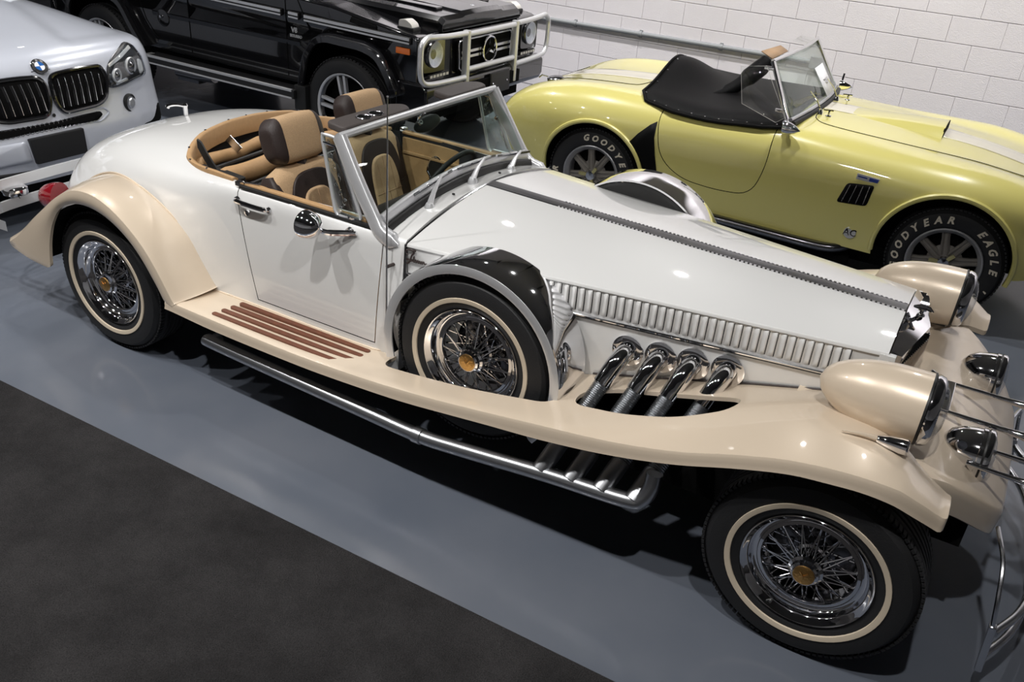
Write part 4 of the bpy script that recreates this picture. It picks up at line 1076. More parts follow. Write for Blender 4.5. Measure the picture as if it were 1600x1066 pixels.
CY = 3.91
CO = empty('yellow_sports_car', (2.2, CY, 0), 'pale yellow vintage open sports car with white stripe and black tonneau cover', 'car')
def cobra():
    ST = [
     (.16, [(0,.60),(.2,.60),(.35,.595),(.46,.585),(.55,.56),(.60,.53),(.62,.49),(.61,.45),(.58,.42)]),
     (.21, [(0,.69),(.22,.69),(.40,.69),(.53,.685),(.63,.66),(.69,.61),(.71,.54),(.70,.45),(.66,.38)]),
     (.35, [(0,.785),(.25,.785),(.43,.79),(.56,.79),(.68,.765),(.75,.71),(.78,.60),(.77,.46),(.72,.34)]),
     (.60, [(0,.85),(.25,.855),(.45,.865),(.60,.87),(.73,.84),(.81,.77),(.85,.66),(.85,.50),(.80,.30)]),
     (.95, [(0,.885),(.25,.89),(.45,.90),(.60,.905),(.74,.87),(.83,.79),(.87,.68),(.87,.50),(.82,.28)]),
     (1.3, [(0,.90),(.25,.90),(.45,.905),(.60,.90),(.72,.865),(.80,.79),(.84,.68),(.84,.50),(.80,.25)]),
     (1.7, [(0,.89),(.25,.89),(.45,.89),(.60,.88),(.70,.85),(.765,.79),(.80,.68),(.81,.50),(.78,.24)]),
     (2.2, [(0,.93),(.25,.925),(.45,.915),(.60,.895),(.71,.862),(.775,.79),(.805,.68),(.81,.50),(.78,.26)]),
     (2.7, [(0,.925),(.25,.917),(.45,.90),(.60,.885),(.72,.852),(.79,.785),(.82,.68),(.825,.50),(.80,.28)]),
     (3.1, [(0,.90),(.25,.89),(.42,.875),(.58,.88),(.72,.857),(.81,.79),(.85,.69),(.855,.50),(.81,.28)]),
     (3.4, [(0,.865),(.25,.855),(.42,.85),(.58,.868),(.72,.847),(.81,.78),(.85,.68),(.85,.50),(.80,.28)]),
     (3.7, [(0,.795),(.25,.79),(.40,.795),(.55,.812),(.68,.787),(.76,.72),(.79,.62),(.78,.48),(.72,.30)]),
     (3.92, [(0,.69),(.22,.69),(.36,.70),(.48,.70),(.58,.67),(.65,.61),(.67,.54),(.66,.46),(.60,.36)]),
     (4.05, [(0,.56),(.18,.56),(.30,.56),(.38,.555),(.44,.54),(.48,.51),(.49,.48),(.48,.45),(.45,.42)])]
    rows, side, top = section_body(ST, CY)
    mb = MB(); mb.loft(rows); b = mb.build('body', ['yellow', 'void'], CO, smooth=40)
    arches = ((1.03, .345, .372), (3.30, .355, .382))
    for cx, cz, r in arches:
        mb = MB(); mb.lathe([(r, -1.2), (r, -.60), (0, -.60)], 64, (cx, CY, cz), (0, 1, 0)); mb.lathe([(r, -1.2), (0, -1.2)], 64, (cx, CY, cz), (0, 1, 0)); c = mb.build('cut', 'void', None, smooth=0); boolean(b, c)
        mb = MB(); mb.lathe([(r, 1.2), (r, .60), (0, .60)], 64, (cx, CY, cz), (0, 1, 0)); mb.lathe([(r, 1.2), (0, 1.2)], 64, (cx, CY, cz), (0, 1, 0)); c = mb.build('cut', 'void', None, smooth=0); boolean(b, c)
    outline = rpoly([(1.445, 1.1), (1.445, .80), (1.50, .575), (1.66, .462), (1.90, .442), (2.13, .462), (2.19, .66), (2.175, 1.1)], [.01, .05, .10, .12, .1, .12, .1, .01], 6)
    d = dupl(b, 'door'); mb = MB(); mb.prism(outline, 1, 2.9, 3.32); boolean(d, mb.build('cut', 'void', None, smooth=0), 'INTERSECT')
    c0 = np.mean(outline, 0); outg = []
    n = len(outline)
    for i in range(n):
        p, q, r_ = (np.array(outline[(i+k) % n]) for k in (-1, 0, 1)); t = r_-p; nn = np.array([t[1], -t[0]])/max(np.hypot(*t), 1e-6)
        if np.dot(nn, q-c0) < 0: nn = -nn
        outg.append(tuple(q+nn*.005))
    mb = MB(); mb.prism(outg, 1, 2.8, 3.325); boolean(b, mb.build('cut', 'void', None, smooth=0))
    resmooth(b); resmooth(d); attach(d, CO)
    # flared lips round the arches
    for cx, cz, r in arches:
        P = []
        for a in np.linspace(math.radians(-14 if cx > 2 else -10), math.radians(186), 40):
            x, z = cx+(r+.004)*math.cos(a), cz+(r+.004)*math.sin(a); P.append((x, side(x, z)-.002, z))
        mb = MB(); mb.tube(P, .016, 8); l = mb.build('arch_lip', 'yellow', CO); mirror(l, CY)
    # stripe over tail and hood
    for x0, x1 in ((.22, 1.26), (2.27, 3.95)):
        g = [[(x, CY+h, top(x, abs(h))+.002) for h in np.linspace(-.13, .13, 9)] for x in np.linspace(x0, x1, 40)]
        mb = MB(); mb.grid(g); mb.build('stripe', 'stripe', CO, solid=.001, label='white racing stripe')
    # panel gaps of hood and boot lid
    def groove(pts, name):
        mb = MB(); mb.tube([(x, CY-h, top(x, abs(h))+.0005) for x, h in pts], .003, 5); mb.build(name, 'void', CO)
    hp = cr([(2.33, -.30), (2.325, 0), (2.33, .30), (2.36, .42), (2.45, .475), (2.7, .485), (3.0, .47), (3.4, .43), (3.62, .38), (3.70, .25), (3.71, 0), (3.70, -.25)], 8)
    groove(hp, 'hood_gap')
    groove(cr([(1.12, -.3), (1.13, 0), (1.12, .30), (1.08, .40), (.9, .42), (.6, .40), (.40, .33), (.36, 0), (.40, -.33)], 6), 'boot_gap')
    # hood scoop
    rows = []
    for x in np.linspace(2.50, 3.08, 14):
        t = (x-2.50)/.58; hgt = .058*t**1.1+.001; w = .13+.05*t
        rows.append([(x, CY-w-.03, top(x, .2)-.004)]+[(x, CY+s*w, top(x, abs(s)*w)+hgt*(1-abs(s)**6*.75)) for s in np.linspace(-1, 1, 13)]+[(x, CY+w+.03, top(x, .2)-.004)])
    mb = MB(); mb.loft(rows); sc = mb.build('hood_scoop', 'yellow', CO, smooth=50)
    x = 3.081
    mb = MB(); mb.prism([(CY-.165, top(x, .16)+.004), (CY+.165, top(x, .16)+.004), (CY+.155, top(x, 0)+.046), (CY, top(x, 0)+.052), (CY-.155, top(x, 0)+.046)], 0, 3.076, 3.083); mb.build('scoop_mouth', 'void', sc)
    # hood T handles
    for x, h in ((2.40, .30), (2.40, -.30)):
        z = top(x, abs(h)); mb = MB(); mb.tube([(x, CY-h, z), (x, CY-h, z+.032)], .007, 8); mb.tube([(x-.035, CY-h-.01, z+.034), (x+.022, CY-h+.012, z+.034)], .006, 8); mb.lathe([(.018, 0), (.016, .006), (0, .006)], 12, (x, CY-h, z), (0, 0, 1)); mb.build('hood_handle', 'chrome', CO)
    # tonneau cover: a sheet pulled over the cockpit, tented at the back
    def tz(x, y):
        h = (y-CY); e = .905+.0*h
        edge = max(0, abs(h)-.60)/.13
        pk = .155*math.exp(-((h+.02)/.34)**2)*math.exp(-((x-1.27)/.25)**2)
        dip = -.012*math.exp(-((x-1.75)/.25)**2)
        return e+pk+dip+.02*(1-min(1, abs(h)/.7)**2)+.015*(x-1.27)-.045*min(edge, 1.3)**1.5+.004*math.sin(x*9+h*7)
    rows = []
    for x in np.linspace(1.235, 2.235, 34):
        hw = float(np.interp(x, [1.235, 1.30, 1.5, 2.1, 2.235], [.60, .70, .742, .73, .70]))
        rows.append([(x, CY+h*hw, tz(x, CY+h*hw)) for h in np.linspace(-1, 1, 30)])
    mb = MB(); mb.grid(rows); tn = mb.build('tonneau_cover', 'vinyl', CO, smooth=70, solid=.006)
    edge = [r[0] for r in rows]; back = rows[0]; far = [r[-1] for r in rows]
    mb = MB(); mb.tube([Vector(p)+Vector((0, 0, .001)) for p in back[::-1]+edge[1:]], .010, 6); mb.build('cover_hem', 'vinyl', tn)
    for k, p in enumerate(edge[1::3]+back[4::4]):
        mb = MB(); o = Vector(p); inn = Vector((0, .03, .012)) if k < 11 else Vector((.03, 0, .004)); mb.lathe([(.0065, 0), (.005, .004), (0, .005)], 8, o+inn, (0, -.3, 1)); mb.build('cover_stud', 'chrome', tn)
    # the seat or headrest shape poking up under the glass
    mb = MB(); P = cr([(1.62, 3.62, .90), (1.70, 3.78, .945), (1.80, 3.98, 1.06), (1.84, 4.06, 1.12)], 5); mb.tube(P, [.03]*4+[.045]*4+[.06]*4+[.055]*3+[.03], 12); mb.build('covered_headrest', 'vinyl', tn)
    # windshield
    bn, tn_, bf, tf = Vector((2.245, 3.235, .905)), Vector((2.045, 3.325, 1.248)), Vector((2.245, 4.585, .905)), Vector((2.045, 4.495, 1.248))
    mb = MB(); mb.bar(bn, tn_, .022, .045, up=(0, 1, 0)); fr = mb.build('windshield_post', 'chrome', CO, bevel=.006)
    mb = MB(); mb.bar(bf, tf, .022, .045, up=(0, 1, 0)); mb.build('windshield_post', 'chrome', CO, bevel=.006)
    mid_t = Vector((2.075, CY, 1.255)); mid_b = Vector((2.30, CY, .955))
    topc = cr([tn_, (tn_*.5+mid_t*.5)+Vector((.008, 0, .002)), mid_t, (tf*.5+mid_t*.5)+Vector((.008, 0, .002)), tf], 4); botc = cr([bn+Vector((.0, .02, .03)), Vector((2.28, 3.56, .945)), mid_b, Vector((2.28, 4.26, .945)), bf+Vector((0, -.02, .03))], 4)
    mb = MB(); mb.tube(topc, .013, 8); mb.build('header_rail', 'chrome', CO)
    mb = MB(); mb.tube(botc, .013, 8); mb.build('lower_rail', 'brushed', CO)
    mb = MB(); mb.tube([Vector(p)+Vector((.02, 0, -.02)) for p in botc], .017, 8); mb.build('windshield_gasket', 'rubber', CO)
    mb = MB(); mb.grid([topc, botc]); mb.build('windshield_glass', 'glass', CO, solid=.004)
    # paper taped inside the glass
    def W(u, v): # u across 0 near .. 1 far, v 0 bottom .. 1 top
        i = u*(len(topc)-1); k = int(min(i, len(topc)-2)); f = i-k
        t = Vector(topc[k]).lerp(Vector(topc[k+1]), f); b_ = Vector(botc[k]).lerp(Vector(botc[k+1]), f); return b_.lerp(t, v)+Vector((.006, 0, .004))
    mb = MB(); mb.grid([[W(u, v) for v in (-.02, .28, .58)] for u in (.56, .68, .80)]); pp = mb.build('paper_notice', 'paper', CO, solid=.001, label='white paper sheet on the windshield')
    for u0, u1, v in ((.635, .74, .32), (.66, .72, .25)):
        mb = MB(); mb.bar(W(u0, v)+Vector((.002, 0, .001)), W(u1, v)+Vector((.002, 0, .001)), .001, .018, up=(1, 0, 0)); mb.build('faint_print', 'grey_silver', pp)
    # visors, wiper arms, wind wing, mirror
    for a, b_, c, e in (((1.945, 3.385, 1.28), (1.985, 3.68, 1.285), (2.045, 3.66, 1.262), (2.035, 3.33, 1.255)), ((1.985, 4.00, 1.285), (1.975, 4.28, 1.285), (2.05, 4.40, 1.262), (2.075, 4.05, 1.265))):
        mb = MB(); mb.add([a, b_, c, e], [(0, 1, 2, 3)]); mb.build('sun_visor', 'tan_piping' if a[1] < 4 else 'clear', CO, solid=.006)
    for y in (3.62, 4.10):
        mb = MB(); z = top(2.33, abs(y-CY)); mb.lathe([(.016, 0), (.014, .014), (.008, .03), (0, .032)], 12, (2.345, y, z), (0, 0, 1)); mb.tube([(2.345, y, z+.02), (2.31, y-.03, z+.09), (2.27, y-.10, z+.15)], [.006, .005, .003], 6); mb.build('wiper_arm', 'chrome', CO)
    wg = [Vector(p) for p in ((2.03, 3.255, 1.225), (1.875, 3.245, 1.20), (1.935, 3.215, .985), (2.17, 3.20, .915), (2.215, 3.215, .95))]
    mb = MB(); mb.add(wg, [(0, 1, 2, 3, 4)]); ww = mb.build('wind_wing', 'clear', CO, solid=.005)
    mb = MB(); mb.tube(wg, .0013, 5, closed=True); mb.build('wing_edge', 'clear_cap', ww)
    for t in (.12, .78):
        mb = MB(); mb.box(tn_.lerp(bn, t)+Vector((-.03, -.015, 0)), (.06, .02, .022)); mb.build('wing_clamp', 'chrome', ww, bevel=.004)
    mb = MB(); c = Vector((2.255, 3.16, .905)); mb.lathe([(0, .085), (.022, .055), (.036, .02), (.040, -.012), (.038, -.02), (0, -.018)], 20, c, (1, -.15, 0)); mb.tube([c+Vector((.01, 0, -.02)), c+Vector((.015, .02, -.05))], .012, 8); mb.lathe([(.022, 0), (.02, .02), (.012, .03)], 14, c+Vector((-.015, .055, -.02)), (0, -.5, 1)); mb.sphere(c+Vector((-.02, .03, .015)), .026, 12); mb.build('door_mirror', 'chrome', CO)
    mb = MB(); c = Vector((2.26, 4.66, .93)); mb.lathe([(0, .085), (.022, .055), (.036, .02), (.040, -.012), (0, -.018)], 20, c, (1, .15, 0)); mb.tube([c+Vector((0, 0, .0)), c+Vector((0, -.03, -.06))], .012, 8); mb.tube([c+Vector((.0, .03, .08)), c+Vector((0, .0, .0))], .008, 8); mb.build('door_mirror', 'chrome', CO)
    # stone guard ahead of the rear wheel
    def patch(poly, name, m, off=.004):
        mb = MB(); P = [(x, side(x, z)-off, z) for x, z in poly]; c = np.mean(np.array(poly), 0); n = len(P)
        rings = []
        for s in (1, .66, .33): rings.append([(c[0]+(x-c[0])*s, side(c[0]+(x-c[0])*s, c[1]+(z-c[1])*s)-off, c[1]+(z-c[1])*s) for x, z in poly])
        mb.grid(rings, wv=True); o = len(mb.v); mb.v.append((c[0], side(*c)-off, c[1])); k = 2*n
        mb.f += [(k+i, k+(i+1) % n, o) for i in range(n)]; mb.m += [0]*n
        return mb.build(name, m, CO, solid=.004)
    g = [(1.438, .79), (1.40, .765), (1.335, .70), (1.285, .635), (1.335, .585), (1.375, .52), (1.40, .44), (1.41, .38), (1.53, .36), (1.50, .46), (1.47, .58), (1.445, .69)]
    patch(g, 'stone_guard', 'vinyl')
    # side vent, badge, roundel
    v = rpoly([(2.655, .555), (2.83, .572), (2.845, .70), (2.69, .68)], .02, 4)
    vt = patch(v, 'side_vent', 'void', .002)
    for k in range(4):
        t = .15+.235*k; a = (2.655+(2.83-2.655)*t, .555+.017*t); b_ = (2.69+(2.845-2.69)*t, .68+.02*t)
        mb = MB(); mb.bar((a[0]+.004, side(*a)-.006, a[1]+.008), (b_[0]-.004, side(*b_)-.006, b_[1]-.008), .004, .006, up=(0, 1, 0)); mb.build('vent_bar', 'brushed', vt)
    mb = MB(); y = side(2.80, .735)-.004; mb.box((2.795, y, .728), (.13, .006, .034), Matrix.Rotation(.06, 3, 'Y')); bd = mb.build('fender_badge', 'satin', CO, bevel=.001)
    mb = MB(); mb.box((2.83, y-.003, .726), (.052, .004, .020), Matrix.Rotation(.06, 3, 'Y')); mb.build('badge_enamel', 'blue_badge', bd, label='blue enamel badge plate')
    mb = MB(); mb.box((2.765, y-.003, .732), (.055, .004, .008), Matrix.Rotation(.06, 3, 'Y')); mb.build('badge_line', 'blue_badge', bd)
    c = Vector((2.78, side(2.78, .385)-.003, .385)); mb = MB(); mb.lathe([(.034, 0), (.036, .004), (.033, .005), (.031, .002), (0, .002)], 28, c, (0, -1, .12)); rd = mb.build('jack_plate', 'satin', CO)
    mb = MB(); mb.text('AC', .056, c+Vector((0, -.004, 0)), (1, 0, 0), (0, .12, 1), .003, bold=.001); mb.build('roundel_letters', 'chrome', rd, smooth=0, label='polished AC roundel letters')
    # fuel filler and rear trim
    z = top(.50, .46); c = Vector((.50, CY-.46, z)); mb = MB(); mb.lathe([(.058, -.02), (.06, .012), (.052, .02), (.03, .026), (0, .028)], 26, c, (-.1, -.1, 1)); mb.tube([c+Vector((-.06, 0, .012)), c+Vector((-.1, -.02, .02)), c+Vector((-.12, -.03, .0))], .006, 6); mb.build('fuel_filler', 'black_chrome', CO)
    # sill exhaust
    mb = MB(); mb.tube(cr([(1.5, 3.12, .25), (2.3, 3.10, .25), (2.62, 3.10, .25), (2.74, 3.13, .265), (2.80, 3.2, .29)], 5), .030, 12); mb.build('side_exhaust', 'black_chrome', CO)
    mb = MB(); mb.tube([(1.5, 3.20, .17), (2.8, 3.20, .17)], .03, 10); mb.box((2.15, CY, .22), (2.2, 1.3, .12)); mb.build('underbody', 'void', CO)
    # wheels
    w = mag_wheel(CO); w.location = (1.015, 3.10, .328)
    tire_text(w, None, [('GOODYEAR', 52, 14.5), ('EAGLE', -62, 14.5), ('GOODYEAR', 232, 14.5)])
    f = copy_tree(w, CO, (3.325, 3.12, .328), 0)
    for ch in list(f.children):
        if ch.name.startswith('tire_letter'): bpy.data.objects.remove(ch)
    tire_text(f, None, [('GOODYEAR', 148, 14.5), ("EAGLE 'S", 12, 13.0), ('GOODYEAR', 268, 14.5)])
    for x in (1.015, 3.325): copy_tree(w, CO, (x, 2*CY-3.10, .328), PI)
cobra()

# ------------------------------------------------------------------ the black off-roader
GY = 3.92
GO = empty('black_off_roader', (-2.4, GY, 0), 'boxy glossy black off-road wagon with chrome brush guard, beside the block wall', 'car')
def gwagen():
    yn = 3.04; yf = 2*GY-yn
    prof = [(-4.70, .52), (-4.70, 1.17), (-1.75, 1.175), (-1.24, 1.15), (-.60, 1.06), (-.47, 1.045), (-.42, 1.02), (-.42, .60), (-.52, .50)]
    mb = MB(); mb.prism(prof, 1, yn, yf); b = mb.build('body', ['black_paint', 'void'], GO, bevel=.022, seg=3)
    for cx in (-1.09, -3.94):
        pol = rpoly([(cx-.52, .30), (cx-.42, .78), (cx-.30, .895), (cx+.26, .895), (cx+.38, .78), (cx+.50, .30)], .08, 5)
        for a, c in ((yn-.1, yn+.34), (yf-.34, yf+.1)):
            m = MB(); m.prism(pol, 1, a, c); boolean(b, m.build('cut', 'void', None, smooth=0))
    resmooth(b, 30)
    # flares over the wheels: an angular band standing off the side
    for cx in (-1.09, -3.94):
        out = rpoly([(cx-.47, .50), (cx-.385, .79), (cx-.27, .925), (cx-.16, .955), (cx+.21, .945), (cx+.37, .90), (cx+.46, .78), (cx+.56, .60)], .07, 5)
        out = out[1:-1]
        if cx < -2: out = out[:-6]+[(cx+.56, .63), (cx+.645, .535)]
        P = np.array(out); n = len(P); rows = []
        c = np.array([cx, .42])
        for i in range(n):
            d = (P[i]-c)/np.linalg.norm(P[i]-c); q = P[i]-d*.065
            rows.append([(P[i][0], yn+.01, P[i][1]), (P[i][0]-d[0]*.006, yn-.055, P[i][1]-d[1]*.006), (P[i][0]-d[0]*.02, yn-.085, P[i][1]-d[1]*.02), (q[0], yn-.088, q[1]), (q[0]-d[0]*.004, yn-.07, q[1]-d[1]*.004), (q[0]+d[0]*.03, yn+.01, q[1]+d[1]*.03)])
        mb = MB(); mb.loft(rows); f = mb.build('fender_flare', 'black_paint', GO, smooth=30); mirror(f, GY)
        mb = MB(); mb.tube([r[2] for r in rows], .004, 6); g = mb.build('flare_edge', 'black_paint', f)
    # hood with raised middle
    mb = MB(); rows = []
    for x, z, hw in ((-1.70, 1.185, .62), (-1.3, 1.18, .62), (-.8, 1.165, .60), (-.47, 1.148, .58), (-.43, 1.12, .575), (-.425, 1.065, .57)):
        rows.append([(x, GY-hw, 1.04), (x, GY-hw, z-.03), (x, GY-hw+.04, z-.002), (x, GY-.30, z), (x, GY-.27, z+.015), (x, GY, z+.02), (x, GY+.27, z+.015), (x, GY+.30, z), (x, GY+hw-.04, z-.002), (x, GY+hw, z-.03), (x, GY+hw, 1.04)])
    mb.loft(rows); h = mb.build('hood', 'black_paint', GO, smooth=25)
    mb = MB(); mb.box((-.44, GY, 1.058), (.05, 1.14, .012)); mb.build('hood_shadow_gap', 'void', h)
    mb = MB(); mb.bar((-1.60, GY-.36, 1.19), (-.62, GY-.34, 1.165), .09, .02); mb.build('hood_bulge', 'black_paint', h, bevel=.008)
    mb = MB(); mb.bar((-1.60, GY+.36, 1.19), (-.62, GY+.34, 1.165), .09, .02); mb.build('hood_bulge', 'black_paint', h, bevel=.008)
    mb = MB(); mb.lathe([(.018, 0), (.016, .003), (0, .003)], 16, (-.55, GY+.02, 1.172), (.1, 0, 1)); mb.build('hood_emblem', 'brushed', h)
    # cabin
    mb = MB(); mb.prism([(-4.66, 1.17), (-4.62, 1.93), (-2.15, 1.95), (-1.72, 1.17)], 1, yn+.05, yf-.05); cb = mb.build('cabin', 'black_paint', GO, bevel=.03, seg=3)
    for x0, x1, s0 in ((-4.4, -3.55, 0), (-3.42, -2.75, 0), (-2.66, -1.98, .28)):
        for y in (yn+.046, yf-.046):
            mb = MB(); mb.prism(rpoly([(x0, 1.28), (x1+s0*.6, 1.28), (x1-.02, 1.80), (x0, 1.80)], .05), 1, y-.005, y+.005); mb.build('side_window', 'black_chrome', cb)
    mb = MB(); mb.add([(-1.76, yn+.12, 1.25), (-1.76, yf-.12, 1.25), (-2.11, yf-.14, 1.86), (-2.11, yn+.14, 1.86)], [(0, 1, 2, 3)]); mb.build('windshield', 'black_chrome', cb, solid=.01)
    # side mouldings, seams, ridge
    def strip(x0, x1, z0, z1, par):
        mb = MB(); mb.bar((x0, yn-.010, z0), (x1, yn-.010, z1), .022, .052); s = mb.build('side_molding', 'black', GO, bevel=.004)
        for dz, w in ((.012, .020), (-.016, .012)):
            mb = MB(); mb.bar((x0+.004, yn-.0215, z0+dz), (x1-.004, yn-.0215, z1+dz), .004, w); mb.build('molding_insert', 'satin', s)
    strip(-3.40, -2.82, 1.05, 1.045, 0); strip(-2.78, -1.735, 1.045, 1.028, 0); strip(-1.50, -.49, 1.022, 1.002, 0); strip(-1.66, -1.555, 1.027, 1.024, 0)
    for p in ([(-1.70, 1.16), (-1.70, .55)], [(-1.575, 1.15), (-1.46, .94)], [(-2.80, 1.16), (-2.80, .55)], [(-3.44, 1.0), (-3.34, .75), (-3.19, .58)]):
        mb = MB(); mb.tube([(x, yn-.0005, z) for x, z in p], .004, 5); mb.build('door_seam', 'void', GO)
    for z in (.83, .60):
        mb = MB(); rows = [[(x, yn+.004, z-.05), (x, yn-.008, z), (x, yn+.004, z+.012)] for x in (-3.25, -1.56)]; mb.loft(rows); mb.build('side_crease', 'black_paint', GO, smooth=0)
    mb = MB(); mb.lathe([(.075, -.002), (.07, .008), (.05, .012), (0, .013)], 28, (-3.12, yn, .79)); mb.build('fuel_flap', 'black_paint', GO)
    mb = MB(); mb.lathe([(.014, 0), (.012, .02), (0, .022)], 14, (-3.13, yn-.01, .80)); mb.build('flap_lock', 'brushed', GO)
    mb = MB(); mb.text('V8', .055, (-1.615, yn-.004, .912), (1, 0, 0), (0, 0, 1), .003, bold=.001); mb.build('engine_badge', 'satin', GO, smooth=0, label='silver V8 badge letters')
    mb = MB(); mb.text('BITURBO', .030, (-1.60, yn-.004, .868), (1, 0, 0), (0, 0, 1), .003, bold=.0006); mb.build('turbo_badge', 'satin', GO, smooth=0, label='small silver BITURBO badge letters')
    # fender vent, marker, indicators
    mb = MB(); mb.prism(rpoly([(-1.06, 1.055), (-.80, 1.02), (-.80, 1.065), (-1.04, 1.10)], .01), 1, yn-.003, yn+.02); v = mb.build('fender_vent', 'void', GO)
    for k in range(4):
        mb = MB(); z = 1.062+.01*k; mb.bar((-1.045, yn-.004, z), (-.81, yn-.004, z-.034), .004, .003); mb.build('vent_slat', 'plastic', v)
    mb = MB(); mb.box((-.56, yn-.004, .925), (.125, .014, .045)); mb.build('side_marker', 'amber', GO, bevel=.004, label='amber side marker lamp')
    for y in (3.16, 2*GY-3.16):
        mb = MB(); mb.box((-.60, y, 1.064), (.15, .10, .03)); i = mb.build('indicator_base', 'black', GO, bevel=.008)
        mb = MB(); mb.prism(rpoly([(-.665, 1.078), (-.535, 1.072), (-.55, 1.105), (-.60, 1.132), (-.66, 1.125)], .015), 1, y-.045, y+.045); mb.build('indicator_lens', 'clear_cap', i, bevel=.008)
    # running board with bright strips
    mb = MB(); mb.box((-2.40, 2.98, .445), (1.74, .15, .075)); rb = mb.build('running_board', 'plastic', GO, bevel=.012)
    for z, y, w in ((.476, 2.909, .020), (.418, 2.905, .012)):
        mb = MB(); mb.bar((-3.26, y, z), (-1.55, y, z), .02, w); mb.build('board_strip', 'satin', rb, bevel=.003)
    mb = MB(); mb.box((-3.24, 2.94, .45), (.05, .10, .075)); mb.build('board_end', 'grey_silver', rb, bevel=.01)
    mb = MB(); mb.box((-1.50, 3.0, .42), (.12, .12, .2)); mb.build('mud_flap', 'black', rb, bevel=.01)
    mb = MB(); mb.tube([(-3.10, 3.12, .33), (-2.85, 3.12, .33), (-2.62, 3.10, .36)], .045, 12); mb.box((-2.95, 3.13, .30), (.26, .08, .06)); mb.build('side_exhaust', 'black_chrome', GO)
    mb = MB(); mb.box((-2.5, GY, .45), (4.0, 1.5, .16)); mb.build('underbody', 'void', GO)
    # front face: grille, lamps, bumper
    X = -.415
    mb = MB(); mb.prism(rpoly([(GY-.40, .72), (GY+.40, .72), (GY+.42, .98), (GY-.42, .98)], .03), 0, X-.02, X+.022); gr = mb.build('grille', 'void', GO, bevel=.004)
    fr = rpoly([(GY-.385, .735), (GY+.385, .735), (GY+.40, .965), (GY-.40, .965)], .04, 5)
    mb = MB(); mb.tube([(X+.026, y, z) for y, z in fr], .007, 6, closed=True); mb.build('grille_frame', 'brushed', gr)
    for z in (.875, .835):
        mb = MB(); mb.bar((X+.03, GY-.37, z), (X+.03, GY+.37, z), .012, .022); mb.build('grille_bar', 'brushed', gr, bevel=.003)
    c = Vector((X+.055, GY+.01, .862)); mb = MB(); mb.tube([c+Vector((0, .098*math.cos(a), .098*math.sin(a))) for a in np.linspace(0, 2*PI, 40, endpoint=False)], .009, 8, closed=True); st = mb.build('star_ring', 'chrome', gr)
    mb = MB(); mb.lathe([(.092, 0), (0, 0)], 32, c-Vector((.012, 0, 0)), (1, 0, 0)); mb.build('star_disc', 'void', gr)
    for k in range(3):
        a = PI/2+k*2*PI/3; d = Vector((0, math.cos(a), math.sin(a))); p = Vector((0, -math.sin(a), math.cos(a)))
        mb = MB(); V = [c+d*.094, c+p*.02-d*.006, c+Vector((.014, 0, 0)), c-p*.02-d*.006, c-Vector((.006, 0, 0))]; mb.add(V, [(0, 1, 2), (0, 2, 3), (0, 4, 1), (0, 3, 4), (1, 4, 2), (2, 4, 3)]); mb.build('star_point', 'chrome', gr, smooth=0)
    for y in (3.20, 2*GY-3.20):
        s = 1 if y < GY else -1
        mb = MB(); mb.prism(rpoly([(y-.13, .78), (y+.15, .76), (y+.15, 1.0), (y-.13, 1.0)], .03), 0, X-.01, X+.012); hl = mb.build('headlight_bezel', 'black_paint', GO, bevel=.004)
        mb = MB(); mb.lathe([(.098, .0), (.096, .014), (.09, .018)], 32, (X+.012, y, .905), (1, 0, 0)); mb.build('headlight_ring', 'black_chrome', hl)
        mb = MB(); mb.lathe([(.092, .016), (.06, .0), (.03, -.01), (0, -.014)], 32, (X+.02, y, .905), (1, 0, 0)); mb.build('headlight_reflector', 'reflector', hl)
        mb = MB(); mb.lathe([(.093, .012), (.06, .026), (0, .034)], 32, (X+.014, y, .905), (1, 0, 0)); mb.build('headlight_lens', 'lamp_glass', hl)
        mb = MB(); mb.box((X+.03, y+.045*s, .752), (.02, .26, .028)); dl = mb.build('led_strip', 'black', hl, bevel=.003)
        for k in range(6):
            mb = MB(); mb.box((X+.041, y+.045*s-.105+.042*k, .752), (.004, .030, .020)); mb.build('led_segment', 'clear_cap', dl, bevel=.002)
    mb = MB(); mb.prism([(-.62, .50), (-.36, .50), (-.33, .56), (-.33, .68), (-.38, .715), (-.62, .715)], 1, 3.02, 2*GY-3.02); bp = mb.build('bumper', 'black_paint', GO, bevel=.02, seg=3)
    mb = MB(); mb.box((-.325, GY, .60), (.02, .9, .10)); mb.build('bumper_intake', 'void', bp)
    mb = MB(); mb.box((-.30, GY+.10, .60), (.02, .30, .17), Matrix.Rotation(-.05, 3, 'Y')); mb.build('plate_holder', 'plastic', bp, bevel=.01)
    for y in (GY-.02, GY+.2):
        mb = MB(); mb.lathe([(.008, 0), (.006, .004), (0, .004)], 8, (-.289, y, .60), (1, 0, 0)); mb.build('plate_screw', 'brushed', bp)
    # brush guard
    Xg = -.335
    lp = [(-.40, 2.97, 1.02), (-.345, 2.955, 1.0), (-.345, 2.955, .93), (-.345, 2.955, .82), (-.345, 2.985, .745), (-.335, 3.07, .715), (-.33, 3.3, .705), (-.33, 3.53, .70)]
    up = [(-.345, 2.955, .93), (-.345, 2.965, 1.0), (-.345, 3.03, 1.045), (-.335, 3.12, 1.045), (-.33, 3.3, 1.035), (-.33, 3.53, 1.03)]
    for P in (lp[2:], up):
        mb = MB(); mb.tube(cr(P, 6), .021, 12); g = mb.build('guard_loop', 'satin', GO); mirror(g, GY)
    for y in (3.55, 2*GY-3.55):
        mb = MB(); mb.loft([[(Xg-.03, y-.022, z), (Xg+.02, y-.022, z), (Xg+.03, y, z), (Xg+.02, y+.022, z), (Xg-.03, y+.022, z)] for z in (.56, 1.05)]); mb.build('guard_upright', 'satin', GO, bevel=.006)
